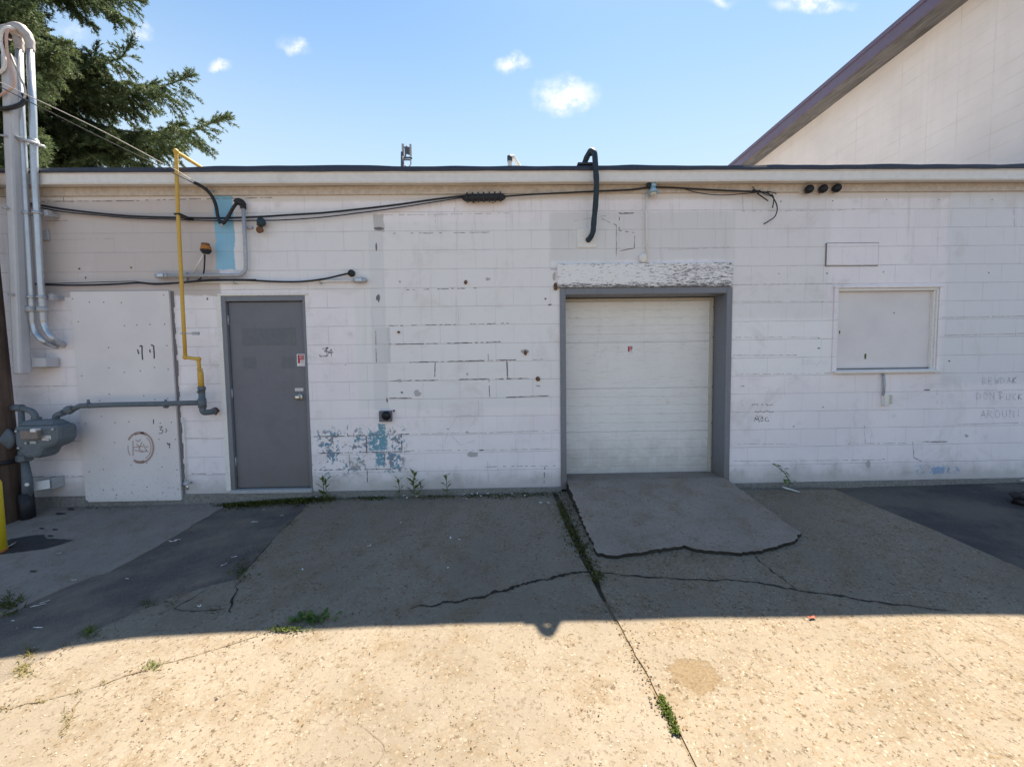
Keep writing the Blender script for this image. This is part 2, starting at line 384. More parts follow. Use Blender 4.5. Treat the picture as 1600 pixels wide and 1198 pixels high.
def wall_mat():
    m, g, b = new_mat('painted_block_wall')
    p = g.add('ShaderNodeNewGeometry').outputs['Position']
    x, y, z = g.sep(p)
    wobl = g.noise(p, 3.5, 2)
    pz = g.math('ADD', z, g.math('MULTIPLY', g.math('SUBTRACT', wobl, .5), .010))
    br = g.add('ShaderNodeTexBrick'); br.offset = .5; br.squash = 1
    g.put(br.inputs['Vector'], g.comb(g.math('ADD', x, 20.08), g.math('ADD', pz, 10.0), 0))
    for k, v in (('Scale', 1), ('Mortar Size', .0035), ('Mortar Smooth', .4), ('Bias', 0), ('Brick Width', .4), ('Row Height', .2)): br.inputs[k].default_value = v
    br.inputs['Color1'].default_value = (0, 0, 0, 1); br.inputs['Color2'].default_value = (1, 1, 1, 1); br.inputs['Mortar'].default_value = (.5, .5, .5, 1)
    mort = br.outputs['Fac']
    # bed joints read stronger than the head joints, which the paint mostly fills
    zrow = g.math('MULTIPLY', g.math('ABSOLUTE', g.math('SUBTRACT', g.math('FRACT', g.math('DIVIDE', g.math('ADD', pz, 10.1), .2)), .5)), .2)
    bed = g.rng(zrow, .0052, .0010)
    big = g.noise(p, .9, 4, .6); mid = g.noise(p, 5, 5, .65); fine = g.noise(p, 60, 4, .7)
    wob = g.vmath('SCALE', g.vmath('SUBTRACT', g.noise(p, 9, 4, .65, col=True), (.5, .5, .5))); wob.node.inputs[3].default_value = .05
    q = g.vmath('ADD', p, wob)
    def rect(px0, py0, px1, py1, soft=.012):
        a, c = W(px0, py1), W(px1, py0)
        ce = ((a.x+c.x)/2, 0, (a.z+c.z)/2); hx, hz = (c.x-a.x)/2, (c.z-a.z)/2
        e = g.vmath('SUBTRACT', g.vmath('ABSOLUTE', g.vmath('SUBTRACT', q, ce)), (hx, 9, hz))
        ex, _, ez = g.sep(e)
        return g.rng(g.math('MAXIMUM', ex, ez), soft, -soft)
    def blend(c, f, colr, amt=1.0): return g.mix(g.math('MULTIPLY', f, amt) if amt != 1 else f, c, colr)
    c = g.mix(g.rng(big, .35, .65), (.88, .825, .86), (.80, .75, .79))
    c = g.mix(g.rng(br.outputs['Color'], 0, 1, 0, .22), c, (.88, .85, .865))
    c = blend(c, g.rng(mid, .55, .8), (.60, .585, .60), .75)
    # band holding the eave shade as colour, then areas painted in other batches
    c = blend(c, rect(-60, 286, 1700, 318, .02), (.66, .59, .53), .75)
    c = blend(c, rect(560, 345, 968, 640, .02), (.78, .77, .775), .8)
    c = blend(c, rect(30, 312, 337, 465, .012), (.56, .495, .475), .95)
    c = blend(c, rect(365, 325, 590, 455, .02), (.75, .735, .745), .7)
    c = blend(c, rect(860, 330, 1150, 408, .02), (.66, .645, .65), .75)
    c = blend(c, rect(896, 345, 966, 404, .02), (.71, .70, .705), .9)
    c = blend(c, rect(1140, 498, 1302, 588, .02), (.84, .83, .84), .8)
    c = blend(c, rect(1140, 306, 1300, 498, .03), (.73, .705, .705), .6)
    c = blend(c, rect(1470, 300, 1700, 600, .04), (.70, .705, .74), .7)
    c = blend(c, rect(586, 512, 609, 567, .006), (.59, .59, .61), .9)
    c = blend(c, rect(584, 335, 600, 362, .006), (.52, .50, .50), .9)
    c = blend(c, rect(585, 362, 599, 640, .01), (.69, .68, .70), .7)
    c = blend(c, rect(337, 304, 363, 386, .005), (.25, .50, .68)); c = blend(c, rect(338, 384, 366, 422, .006), (.27, .52, .70))
    # old blue and bare block showing where the white has flaked
    flake = g.noise(p, 22, 6, .72, dist=.5)
    reg = rect(488, 668, 632, 742, .06)
    thr = g.math('ADD', flake, g.math('MULTIPLY', g.math('SUBTRACT', g.noise(p, 4.5, 3), .5), .55))
    fm = g.math('MULTIPLY', g.rng(thr, .545, .575), reg)
    c = blend(c, fm, g.mix(g.rng(g.noise(p, 13, 3), .44, .54), (.13, .29, .41), (.24, .25, .29)))
    sol = g.math('MULTIPLY', g.math('MAXIMUM', rect(576, 676, 604, 704, .02), g.math('MAXIMUM', rect(592, 662, 602, 700, .008), rect(588, 706, 600, 728, .015))), g.rng(flake, .40, .47))
    c = blend(c, sol, (.15, .32, .42))
    blob = g.math('MAXIMUM', g.math('MULTIPLY', rect(1430, 727, 1500, 741, .03), g.rng(flake, .5, .58)), rect(1458, 729, 1476, 740, .012))
    c = blend(c, blob, (.12, .36, .74), .95)
    # rain streaks below the eaves and long-standing grime
    stq = g.noise(g.vmath('MULTIPLY', p, (7, 1, .55)), 1.6, 6, .68)
    c = blend(c, g.math('MULTIPLY', g.rng(stq, .54, .76), g.rng(g.math('ADD', z, g.math('MULTIPLY', big, 1.6)), 1.6, 4.2, .18, .65)), (.56, .50, .485))
    c = blend(c, g.rng(g.noise(p, 1.7, 6, .72, dist=.6), .52, .74, 0, .65), (.62, .575, .575))
    # scattered chips, grime near the ground, joints
    chip = g.rng(g.noise(p, 34, 5, .75), .715, .735)
    c = blend(c, g.math('MULTIPLY', chip, g.rng(mid, .52, .62)), (.27, .25, .25), .9)
    grime = g.math('MULTIPLY', g.rng(g.math('ADD', z, g.math('MULTIPLY', mid, -.35)), .10, -.16), .55)
    c = blend(c, grime, (.30, .28, .25))
    jn = g.noise(p, 2.3, 5, .7)
    c = blend(c, g.math('MULTIPLY', bed, g.rng(jn, .42, .72, .18, .52)), (.36, .345, .36))
    c = blend(c, g.math('MULTIPLY', mort, g.rng(jn, .44, .70, .16, .52)), (.40, .385, .40))
    g.put(b.inputs['Base Color'], c); b.inputs['Roughness'].default_value = .62; b.inputs['Specular IOR Level'].default_value = .3
    h = g.math('ADD', g.math('MULTIPLY', mort, -.5), g.math('ADD', g.math('MULTIPLY', bed, -.5), g.math('ADD', g.math('MULTIPLY', fine, .16), g.math('MULTIPLY', mid, .6))))
    h = g.math('SUBTRACT', h, g.math('MULTIPLY', g.math('MAXIMUM', fm, sol), .35))
    g.put(b.inputs['Normal'], g.bump(h, .45, .006))
    return m
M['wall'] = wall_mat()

def panel_mat():
    m, g, b = new_mat('painted_plywood')
    p = g.add('ShaderNodeNewGeometry').outputs['Position']
    x, y, z = g.sep(p)
    n = g.noise(p, 2, 5); ch = g.noise(p, 30, 5, .75)
    c = g.mix(g.rng(n, .35, .7), (.74, .70, .71), (.68, .64, .655))
    low = g.rng(z, 1.0, -.1, .0, .09)
    c = g.mix(g.math('MULTIPLY', g.rng(g.math('ADD', ch, low), .675, .71), .55), c, (.13, .12, .13))
    c = g.mix(g.rng(g.math('ADD', z, g.math('MULTIPLY', n, .2)), .12, -.08, 0, .4), c, (.28, .26, .24))
    g.put(b.inputs['Base Color'], c); b.inputs['Roughness'].default_value = .6
    g.put(b.inputs['Normal'], g.bump(g.noise(p, 18, 4), .2, .004))
    return m
M['panel'] = panel_mat()

def concrete_mat(name, tint, pebble=1.0, hollow=None):
    m, g, b = new_mat(name)
    p = g.add('ShaderNodeNewGeometry').outputs['Position']
    wv = g.vmath('SCALE', g.vmath('SUBTRACT', g.noise(p, 45, 3, .6, col=True), (.5, .5, .5))); wv.node.inputs[3].default_value = .024
    q = g.vmath('ADD', p, wv)
    big = g.noise(p, .8, 6, .68); mid = g.noise(p, 4.5, 7, .74); fine = g.noise(p, 70, 6, .8); grit = g.noise(p, 38, 6, .78, dist=.3)
    v1 = g.voro(q, 62); v2 = g.voro(q, 30)
    k = lambda r, g_=None, b_=None: (min(1, tint[0]*r), min(1, tint[1]*(g_ or r)), min(1, tint[2]*(b_ or r)))
    c = g.mix(g.rng(big, .32, .66), k(.88, .87, .86), k(1.12))
    c = g.mix(g.rng(mid, .46, .72, 0, .75), c, k(.74, .65, .52))
    expo = g.rng(g.math('ADD', mid, g.math('MULTIPLY', g.math('SUBTRACT', big, .5), .8)), .38, .58, .16*pebble, .60*pebble)      # worn top shows the aggregate in patches
    st = g.ramp(v1.outputs['Color'], [(0, k(.40, .30, .21)), (.13, k(.95, .76, .55)), (.40, k(1.22)), (.62, k(.70, .58, .45)), (.80, k(1.60, 1.64, 1.68)), (.92, k(1.1, .95, .78)), (1, k(.5, .38, .28))])
    c = g.mix(g.math('MULTIPLY', g.rng(v1.outputs['Distance'], .46, .30), expo), c, st)
    st2 = g.ramp(v2.outputs['Color'], [(0, k(.42, .33, .25)), (.1, k(1.55, 1.58, 1.62)), (.2, k(.85, .62, .40)), (.3, k(1.2, 1.2, 1.2))])
    few = g.math('MULTIPLY', g.rng(v2.outputs['Distance'], .34, .22), g.rng(g.sep(v2.outputs['Color'])[0], .36, .30))            # scattered larger stones
    c = g.mix(g.math('MULTIPLY', few, .5*min(1, pebble)), c, st2)
    c = g.mix(g.rng(fine, .50, .72, 0, .45), c, k(.66, .58, .5))
    hole = g.math('MULTIPLY', g.rng(grit, .565, .62), g.math('ADD', .25, g.math('MULTIPLY', expo, 1.1), clamp=True))           # pinholes and lost stones
    c = g.mix(g.math('MULTIPLY', hole, .85), c, k(.36, .26, .17))
    c = g.mix(g.rng(g.noise(p, 1.7, 7, .74, dist=.6), .50, .72, 0, .55), c, k(.74, .64, .50))
    c = g.mix(g.rng(g.noise(p, 3.1, 5, .7, dist=.8), .66, .74, 0, .35), c, k(.46, .42, .38))
    if hollow:
        ce, rx, ry = hollow
        e = g.vmath('MULTIPLY', g.vmath('SUBTRACT', g.vmath('ADD', q, g.vmath('MULTIPLY', g.vmath('SUBTRACT', g.noise(p, 14, 5, .7, col=True), (.5, .5, .5)), (.20, .20, 0))), ce), (1/rx, 1/ry, 0))
        ln = g.add('ShaderNodeVectorMath', operation='LENGTH'); g.l.new(e, ln.inputs[0])
        hm = g.rng(ln.outputs['Value'], 1.06, .94)
        c = g.mix(hm, c, g.mix(g.rng(fine, .4, .65), k(.88, .78, .64), k(.62, .53, .41)))
        rim = g.math('MULTIPLY', g.math('MULTIPLY', g.rng(ln.outputs['Value'], 1.30, 1.06), g.rng(ln.outputs['Value'], .96, 1.06)), g.rng(grit, .50, .58))
        c = g.mix(g.math('MULTIPLY', rim, .7), c, k(.40, .31, .22))
    g.put(b.inputs['Base Color'], c); b.inputs['Roughness'].default_value = .9; b.inputs['Specular IOR Level'].default_value = .15
    h = g.math('ADD', g.math('MULTIPLY', fine, .5), g.math('ADD', g.math('MULTIPLY', mid, .9), g.math('MULTIPLY', hole, -.7)))
    if hollow: h = g.math('SUBTRACT', h, g.math('MULTIPLY', hm, .6))
    g.put(b.inputs['Normal'], g.bump(h, .5, .008))
    return m
# ------------------------------------------------------------------ ground
def densify(pts, step=.06, jit=.006):
    out = []
    for a, b in zip(pts, pts[1:] + pts[:1]):
        n = max(1, int((b-a).length/step))
        for k in range(n):
            p = a.lerp(b, k/n)
            if k: p = p + Vector((random.uniform(-jit, jit), random.uniform(-jit, jit), 0))
            out.append(p)
    return out
def slab(mb, pts, surf, up, grid=.16, skirt=.05, m=0, step=.06, jit=.006, sm=None):
    """paving piece draped on the yard surface, with a broken-edged outline and real thickness"""
    P = densify([Vector((p.x, p.y, 0)) for p in pts], step, jit); n = len(P)
    co = [Vector((p.x, p.y)) for p in P]
    xs = [p.x for p in co]; ys = [p.y for p in co]
    x = min(xs)
    while x < max(xs):
        y = min(ys)
        while y < max(ys):
            co.append(Vector((x+random.uniform(-.02, .02), y+random.uniform(-.02, .02)))); y += grid
        x += grid
    v, e, f, *_ = delaunay_2d_cdt(co, [(i, (i+1) % n) for i in range(n)], [], 1, 1e-5)
    base = len(mb.v)
    mb.v += [Vector((q.x, q.y, surf(q.x, q.y)+up)) for q in v]
    for t in f:
        a, b_, c = (v[i] for i in t[:3])
        if (b_.x-a.x)*(c.y-a.y) - (b_.y-a.y)*(c.x-a.x) < 0: t = t[::-1]
        mb.face([base+i for i in t], m, True)
    if skirt:
        for a, b_ in zip(P, P[1:]+P[:1]):
            za, zb = surf(a.x, a.y)+up, surf(b_.x, b_.y)+up
            mb.quad((a.x, a.y, za), (b_.x, b_.y, zb), (b_.x, b_.y, zb-skirt), (a.x, a.y, za-skirt), m if sm is None else sm)
def crack(mb, pix, wd, m, surf=zg, up=.004, seed=0):
    """dark broken line following the surface"""
    pts = smooth_path([G(*p) for p in pix], 22); L = []; n = len(pts)
    for i, p in enumerate(pts):
        t = (pts[min(i+1, n-1)]-pts[max(i-1, 0)]); t.z = 0
        t = t.normalized() if t.length > 1e-6 else Vector((1, 0, 0))
        nn = Vector((-t.y, t.x, 0)); f = i/(n-1)
        ww = wd*(.12 + 1.5*abs(noise.noise(Vector((i*.13, seed*3.1, 0)))) + .35*random.random()) * min(1, 6*f+.25, 6*(1-f)+.15)
        sh = nn*(noise.noise(Vector((i*.12, seed, 5)))*1.5 + noise.noise(Vector((i*.5, seed, 8)))*.6)*min(wd, .018)
        L.append((p+sh+nn*ww*.5, p+sh-nn*ww*.5))
    for (a, b), (c, d) in zip(L, L[1:]):
        q = [Vector((r.x, r.y, surf(r.x, r.y)+up)) for r in (a, b, d, c)]
        mb.quad(*q, m)

HOL = (G(1084, 1053), .115, .105)
M['concrete'] = concrete_mat('worn_concrete', (.212, .186, .154), 1.15)
M['concrete2'] = concrete_mat('pebbly_concrete', (.214, .186, .151), 2.1, HOL)
M['ramp'] = concrete_mat('smooth_ramp_concrete', (.27, .232, .205), .7)
M['pad'] = concrete_mat('pad_concrete', (.235, .21, .195), .5)
def asphalt_mat(name, a, bcol, dust=.3):
    m, g, b = new_mat(name)
    p = g.add('ShaderNodeNewGeometry').outputs['Position']
    v = g.voro(p, 110); big = g.noise(p, .9, 5, .6); mid = g.noise(p, 7, 4, .65)
    c = g.mix(v.outputs['Color'], a, bcol)
    c = g.mix(g.rng(g.math('ADD', big, g.math('MULTIPLY', mid, .3)), .52, .8, 0, dust), c, (.26, .22, .17))
    g.put(b.inputs['Base Color'], c); b.inputs['Roughness'].default_value = .85; b.inputs['Specular IOR Level'].default_value = .25
    h = g.math('ADD', g.math('MULTIPLY', v.outputs['Distance'], -.6), mid)
    g.put(b.inputs['Normal'], g.bump(h, .6, .008))
    return m
M['asphalt'] = asphalt_mat('old_asphalt', (.070, .062, .062), (.118, .104, .100), .55)
M['asphalt2'] = asphalt_mat('dark_asphalt', (.045, .043, .048), (.075, .071, .072), .3)
M['dirt'] = asphalt_mat('joint_dirt', (.055, .045, .032), (.12, .095, .065), .4)
M['jointsand'] = asphalt_mat('joint_sand', (.11, .085, .055), (.20, .155, .10), .4)
M['shade_dirt'] = asphalt_mat('shaded_crack_dirt', (.014, .013, .011), (.035, .030, .024), .1)  # crack dirt with shade painted in, for shaded cracks and ramp edge faces
M['oil'] = worn('oil_stain', (.035, .034, .038), .55, 0, (.10, .095, .10), .5, 6)


JOINT = [(869, 768), (884, 800), (905, 845), (930, 900), (945, 938), (985, 1010), (1030, 1095), (1070, 1165), (1092, 1210), (1160, 1345)]
LEFTB = [(484, 781), (468, 802), (432, 838), (405, 868), (386, 890), (372, 905), (330, 914), (270, 932), (215, 955), (160, 980), (110, 1003), (60, 1032), (0, 1068)]
RIGHTB = [(1303, 764), (1335, 778), (1450, 824), (1600, 890), (1760, 962), (2100, 1120)]
def off(p, dx): return Vector((p.x+dx, p.y, p.z))
far = lambda x, y: Vector((x, y, 0))
JL = [G(*p) for p in JOINT]
LB = [G(*p) for p in LEFTB]
RB = [G(*p) for p in RIGHTB]
def build_ground():
    mb = MB()      # bare soil that shows in the joints and runs on to the horizon
    def zs(x, y): return zg(x, y) - .032
    xs = [-900, -200, -60, -25, -12] + [-8+.4*i for i in range(41)] + [12, 25, 60, 200, 900]
    ys = [-900, -200, -60, -25, -12, -9] + [-8+.4*i for i in range(21)] + [1, 4, 10, 25, 60, 200, 900]
    n0 = 0
    for y in ys:
        for x in xs: mb.v.append(Vector((x, y, zs(x, y))))
    k = len(xs)
    for j in range(len(ys)-1):
        for i in range(k-1): mb.face((j*k+i, j*k+i+1, (j+1)*k+i+1, (j+1)*k+i), 0, True)
    tag(mb.build('ground', M['dirt'], origin=Vector((0, 0, 0))), kind='structure')
    # concrete left of the joint
    mb = MB()
    gap = .012
    jl = [off(p, -(gap if i < 5 else .007)-.008*abs(noise.noise(Vector((i*1.7, 0, 2))))) for i, p in enumerate(JL)]
    jl[0].x -= .03; jl[1].x -= .05; jl[2].x -= .045; jl[3].x -= .02
    poly = [LB[0]] + [jl[0]] + jl[1:] + [far(jl[-1].x+.3, -5.2), far(.9, -7), far(-6, -7), far(-6.0, -4.2)] + list(reversed(LB[1:]))
    slab(mb, poly, zg, 0)
    crack(mb, [(927, 894), (905, 894), (860, 903), (820, 912), (790, 922), (740, 935), (690, 943), (640, 950)], .034, 1, seed=1)
    crack(mb, [(-90, 1128), (0, 1108), (60, 1096), (140, 1075), (230, 1045), (300, 1025), (350, 1010), (430, 984), (512, 960)], .008, 2, seed=2)
    crack(mb, [(374, 906), (368, 925), (358, 958)], .014, 1, seed=3)
    crack(mb, [(125, 1090), (112, 1118), (94, 1150)], .010, 2, seed=4)
    crack(mb, [(330, 916), (300, 935), (275, 950), (300, 955), (350, 952)], .008, 1, seed=5)
    crack(mb, [(560, 1130), (600, 1165), (585, 1200)], .002, 2, seed=6)
    tag(mb.build('concrete_yard', [M['concrete'], M['shade_dirt'], M['jointsand']], origin=Vector((0, 0, 0))), kind='structure')
    # concrete right of the joint
    mb = MB()
    jr = [off(p, gap if i < 5 else .008) for i, p in enumerate(JL)]; jr[1].x += .0
    poly = [jr[0]] + [RB[0]] + RB[1:] + [far(RB[-1].x+.2, -5.5), far(3, -7), far(1.35, -7), far(jr[-1].x+.32, -5.2)] + list(reversed(jr[1:]))
    slab(mb, poly, zg, .002)
    crack(mb, [(936, 893), (1000, 902), (1100, 906), (1180, 910), (1240, 922), (1300, 930), (1400, 945), (1490, 955)], .018, 1, up=.006, seed=7)
    crack(mb, [(1178, 868), (1200, 888), (1228, 908), (1245, 922)], .010, 1, up=.006, seed=8)
    crack(mb, [(1484, 954), (1530, 980), (1570, 1004), (1625, 1032)], .005, 2, up=.006, seed=9)
    crack(mb, [(1440, 1000), (1470, 1025), (1500, 1050), (1545, 1078)], .004, 2, up=.006, seed=10)
    # sand washed into the sunny half of the joint
    for (p, q) in zip(JL[4:], JL[5:]):
        n = 6
        for i in range(n):
            a, b_ = p.lerp(q, i/n), p.lerp(q, (i+1)/n); a.z = zg(a.x, a.y)-.007; b_.z = zg(b_.x, b_.y)-.007; e = Vector((.030, 0, 0)); mb.quad(a-e, a+e, b_+e, b_-e, 2)
    tag(mb.build('pebbled_concrete_yard', [M['concrete2'], M['shade_dirt'], M['jointsand']], origin=Vector((0, 0, 0))), kind='structure')
    # asphalt left and right
    mb = MB()
    poly = [G(-60, 798), G(352, 786), G(482, 783)] + [off(p, -.012) for p in LB[1:]] + [far(-6.1, -4.1), far(-9, -4.5), far(-9, -.02)]
    slab(mb, poly, zg, -.008)
    tag(mb.build('asphalt_strip', [M['asphalt']], origin=Vector((0, 0, 0))), kind='structure')
    mb = MB()
    poly = [G(1312, 764), G(1350, 757), G(1430, 754), G(1520, 752), G(1600, 750), far(6.4, -.06), far(9, -.06), far(9, -6), far(RB[-1].x+.23, -5.5)] + [off(p, .02) for p in reversed(RB[1:])]
    slab(mb, poly, zg, -.024)
    tag(mb.build('asphalt_lot', [M['asphalt2']], origin=Vector((0, 0, 0))), kind='structure')
    # old concrete pad under the meter
    mb = MB()
    poly = [far(-8, -.03), G(20, 792), G(358, 785), G(326, 806), G(275, 836), G(225, 864), G(172, 893), G(150, 898), G(100, 918), G(40, 946), G(-60, 985), far(-8, -1.6)]
    slab(mb, poly, zg, .003, skirt=.03, jit=.012)
    c = [(4, 848), (20, 842), (45, 838), (70, 836), (72, 842), (95, 843), (116, 844), (92, 852), (70, 858), (40, 862), (6, 866), (-20, 870), (-14, 856)]
    slab(mb, [G(*p) for p in c], zg, .007, .05, 0, 1, .03, .008)
    for cx, cy, a, b in ((110, 796, 6, 2), (95, 803, 9, 2), (65, 826, 4, 1.5), (86, 828, 5, 1.5), (30, 799, 5, 1), (79, 838, 5, 1.6), (52, 893, 6, 1.6)):
        slab(mb, [G(cx+a*math.cos(t)*random.uniform(.7, 1.2), cy+b*math.sin(t)*random.uniform(.7, 1.2)) for t in [2*math.pi*i/9 for i in range(9)]], zg, .007, .05, 0, 1, .02, .003)
    tag(mb.build('concrete_pad', [M['pad'], M['oil']], origin=Vector((0, 0, 0))), kind='structure')
    # ramp up to the roller door
    RA, RBt, RC, RD = W(886, 752), W(1128, 746), G(1252, 838), G(934, 866)
    def zr(x, y):
        d = max(0, -y); t = min(1, d/.95)
        return (RA.z+.012)*(1-t) + t*(zg(x, -.95)+.03) if d < .95 else zg(x, y)+.03
    mb = MB()
    front = [(934, 864), (955, 867), (975, 865), (1000, 863), (1022, 858), (1045, 856), (1068, 851), (1090, 858), (1120, 861), (1150, 863), (1180, 861), (1205, 855), (1228, 848), (1243, 842), (1252, 832)]
    poly = [W(885, 755) , W(1132, 745)]
    poly[0].y = poly[1].y = -.004
    poly = poly + [G(px, py, zr) for px, py in reversed(front)]
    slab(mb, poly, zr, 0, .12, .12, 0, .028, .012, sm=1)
    crack(mb, [(892, 755), (960, 752), (1040, 750), (1112, 747)], .008, 1, surf=zr, up=.003, seed=21)
    # threshold inside the opening
    a, b = poly[0], poly[1]
    mb.box(a.x, b.x, -.006, .34, RA.z-.14, RA.z+.010)
    tag(mb.build('concrete_ramp', [M['ramp'], M['shade_dirt']], origin=Vector((0, 0, 0))), kind='structure')
build_ground()

# ------------------------------------------------------------------ the building
XL, XR, WT, ROOFZ = -6.9, 6.25, .22, 3.40
def rectw(px0, py0, px1, py1, o=0):
    a, b = W(px0, py1, o), W(px1, py0, o); return a.x, b.x, a.z, b.z
DOOR = (W(353, 600).x, W(482, 600).x, W(424, 765).z, W(415, 462).z)
GAR = (W(876, 600).x, W(1140, 600).x, W(1008, 757).z, W(1008, 450).z)
WIN = (W(1307, 515).x, W(1464, 515).x, W(1385, 577).z, W(1385, 450).z)
FASC0, FASC1, FOFF = W(800, 285, .12).z, W(800, 267.5, .12).z, .12
bld = thing('warehouse_building', 'low white painted concrete block building with grey door and white roller door', 'building', Vector((0, .1, 0)))
def wallstrip(mb, pix, wpx=1.6, m=0, gap=.0, up=.0012, seg=.03, seed=0):
    """thin irregular mark following pixel points on the wall face"""
    pts = [W(*p) for p in pix]; rnd = random.Random(seed+len(pix)*13)
    for a, b in zip(pts, pts[1:]):
        L = (b-a).length; n = max(1, int(L/seg)); t = (b-a).normalized(); nn = Vector((-t.z, 0, t.x))
        ws = [wpx/143*rnd.uniform(.25, 1.1) for _ in range(n+1)]
        for k in range(n):
            if rnd.random() < gap: continue
            p, q = a.lerp(b, k/n), a.lerp(b, (k+1)/n)
            u = Vector((0, -up, 0)); j = nn*rnd.uniform(-.0015, .0015)
            mb.quad(p-nn*ws[k]*.5+u+j, q-nn*ws[k+1]*.5+u+j, q+nn*ws[k+1]*.5+u+j, p+nn*ws[k]*.5+u+j, m)
def wallspot(mb, px, py, rx, ry=None, m=0, up=.0014, seed=0):
    ry = ry or rx; rnd = random.Random(seed + int(px*7+py)); n = 9; base = len(mb.v)
    for k in range(n):
        t = 2*math.pi*k/n; q = rnd.uniform(.6, 1.2); p = W(px+rx*q*math.cos(t), py+ry*q*math.sin(t)); mb.v.append(Vector((p.x, -up, p.z)))
    mb.face(range(base+n-1, base-1, -1), m)
def build_building():
    mb = MB()
    xs = [XL, DOOR[0], DOOR[1], GAR[0], GAR[1], WIN[0], WIN[1], XR]
    zs = sorted({-.004, DOOR[2], DOOR[3], GAR[2], GAR[3], WIN[2], WIN[3], ROOFZ})
    holes = (DOOR, GAR, WIN)
    zb = {}
    def inside(xa, xb, za, zb_):
        xm, zm = (xa+xb)/2, (za+zb_)/2
        return any(h[0] < xm < h[1] and h[2] < zm < h[3] for h in holes)
    lo = -.004
    zs = [z for z in zs if z >= lo]
    for xa, xb in zip(xs, xs[1:]):
        for za, zc in zip(zs, zs[1:]):
            if inside(xa, xb, za, zc): continue
            if za < max(DOOR[2], GAR[2]) and ((xa, xb) == (DOOR[0], DOOR[1]) or (xa, xb) == (GAR[0], GAR[1])): continue
            mb.quad((xa, 0, za), (xb, 0, za), (xb, 0, zc), (xa, 0, zc), 0)
    for x0, x1, z0, z1 in holes:
        mb.quad((x0, 0, z0), (x0, 0, z1), (x0, .34, z1), (x0, .34, z0)); mb.quad((x1, 0, z1), (x1, 0, z0), (x1, .34, z0), (x1, .34, z1))
        mb.quad((x0, 0, z1), (x1, 0, z1), (x1, .34, z1), (x0, .34, z1)); mb.quad((x1, 0, z0), (x0, 0, z0), (x0, .34, z0), (x1, .34, z0))
    mb.quad((XL, 12, lo), (XL, 0, lo), (XL, 0, ROOFZ), (XL, 12, ROOFZ)); mb.quad((XR, 0, lo), (XR, 12, lo), (XR, 12, ROOFZ), (XR, 0, ROOFZ))
    mb.quad((XR, 12, lo), (XL, 12, lo), (XL, 12, ROOFZ), (XR, 12, ROOFZ))
    L = lambda pix, wp=1.5, m=1, gap=.12, seed=0: wallstrip(mb, pix, wp, m, gap, seed=seed)
    # opened joints
    L([(608, 509), (700, 507), (800, 505)], 1.3, 1, .5, 1); L([(608, 538), (720, 536), (782, 534)], 1.8, 1, .18, 2); L([(640, 566), (730, 564), (806, 562)], 1.9, 1, .08, 3)
    L([(833, 562), (858, 561)], 1.3, 1, .3, 4); L([(608, 595), (685, 594)], 1.9, 1, .1, 5); L([(708, 593), (826, 591)], 1.9, 1, .1, 6); L([(608, 622), (643, 622)], 1.8, 1, .05, 7)
    L([(786, 621), (858, 618)], 1.8, 1, .15, 8); L([(680, 565), (679, 593)], 1.6, 1, .1, 9); L([(792, 563), (793, 591)], 2.0, 1, .1, 10); L([(764, 593), (765, 620)], 1.3, 1, .2, 11); L([(762, 536), (763, 562)], 1.2, 1, .35, 12)
    L([(587, 512), (588, 567)], 1.2, 1, .1, 13); L([(635, 453), (745, 450)], 1.4, 1, .45, 14); L([(605, 365), (700, 364), (765, 363)], 1.1, 1, .4, 15); L([(680, 362), (680, 335)], .9, 2, .3, 16)
    L([(680, 290), (681, 305)], 1.1, 1, .2, 17); L([(738, 290), (738, 303)], 1.1, 1, .1, 18); L([(852, 289), (852, 303)], 1, 1, .1, 19); L([(710, 310), (710, 334)], .9, 2, .2, 20); L([(600, 336), (700, 335), (800, 333)], 1, 2, .3, 21)
    L([(65, 315), (200, 314), (300, 311), (430, 309)], 1.3, 1, .25, 22); L([(72, 345), (105, 345)], 1.2, 1, .1, 23); L([(75, 375), (180, 373)], 1, 2, .2, 24); L([(99, 308), (100, 316)], 1.6, 1, 0, 25)
    L([(345, 681), (345, 681.5)], 1, 1, 0, 26); L([(490, 682), (570, 680), (640, 678)], 2, 1, .2, 27); L([(498, 708), (600, 706), (640, 705)], 2, 1, .15, 28); L([(572, 681), (573, 706)], 2.2, 1, 0, 29)
    L([(627, 679), (628, 705)], 1.8, 1, .1, 30); L([(543, 663), (543, 681)], 1.4, 1, .1, 31); L([(546, 710), (547, 733)], 1.3, 1, .2, 32); L([(490, 734), (560, 733), (640, 732)], 1.2, 1, .3, 33); L([(574, 735), (574, 758)], 1.8, 1, .1, 34); L([(601, 708), (600, 730)], 1.6, 1, .1, 35)
    L([(640, 678), (760, 676), (872, 672)], 1.1, 2, .2, 36); L([(640, 704), (750, 703), (872, 701)], 1.1, 2, .15, 37); L([(760, 729), (872, 727)], 1.1, 1, .3, 38); L([(851, 729), (850, 755)], 1.8, 1, .1, 39); L([(762, 720), (763, 752)], .9, 2, .2, 40)
    L([(966, 333), (990, 333), (968, 334), (967, 360), (992, 364), (991, 388), (968, 392)], 1.3, 1, .2, 41); L([(940, 342), (958, 350), (963, 352), (963, 400)], 1.2, 1, .15, 42); L([(898, 345), (965, 334)], 1, 2, .3, 43)
    L([(1040, 390), (1080, 389), (1140, 386)], 1.2, 2, .3, 44); L([(1160, 330), (1300, 329), (1340, 327)], 1, 2, .3, 45); L([(1160, 306), (1161, 331)], 1, 2, .2, 46); L([(1584, 327), (1585, 354)], 1, 2, .1, 47); L([(1530, 295), (1530, 285)], 1, 2, .1, 48); L([(1585, 286), (1585, 297)], 1.2, 1, 0, 49)
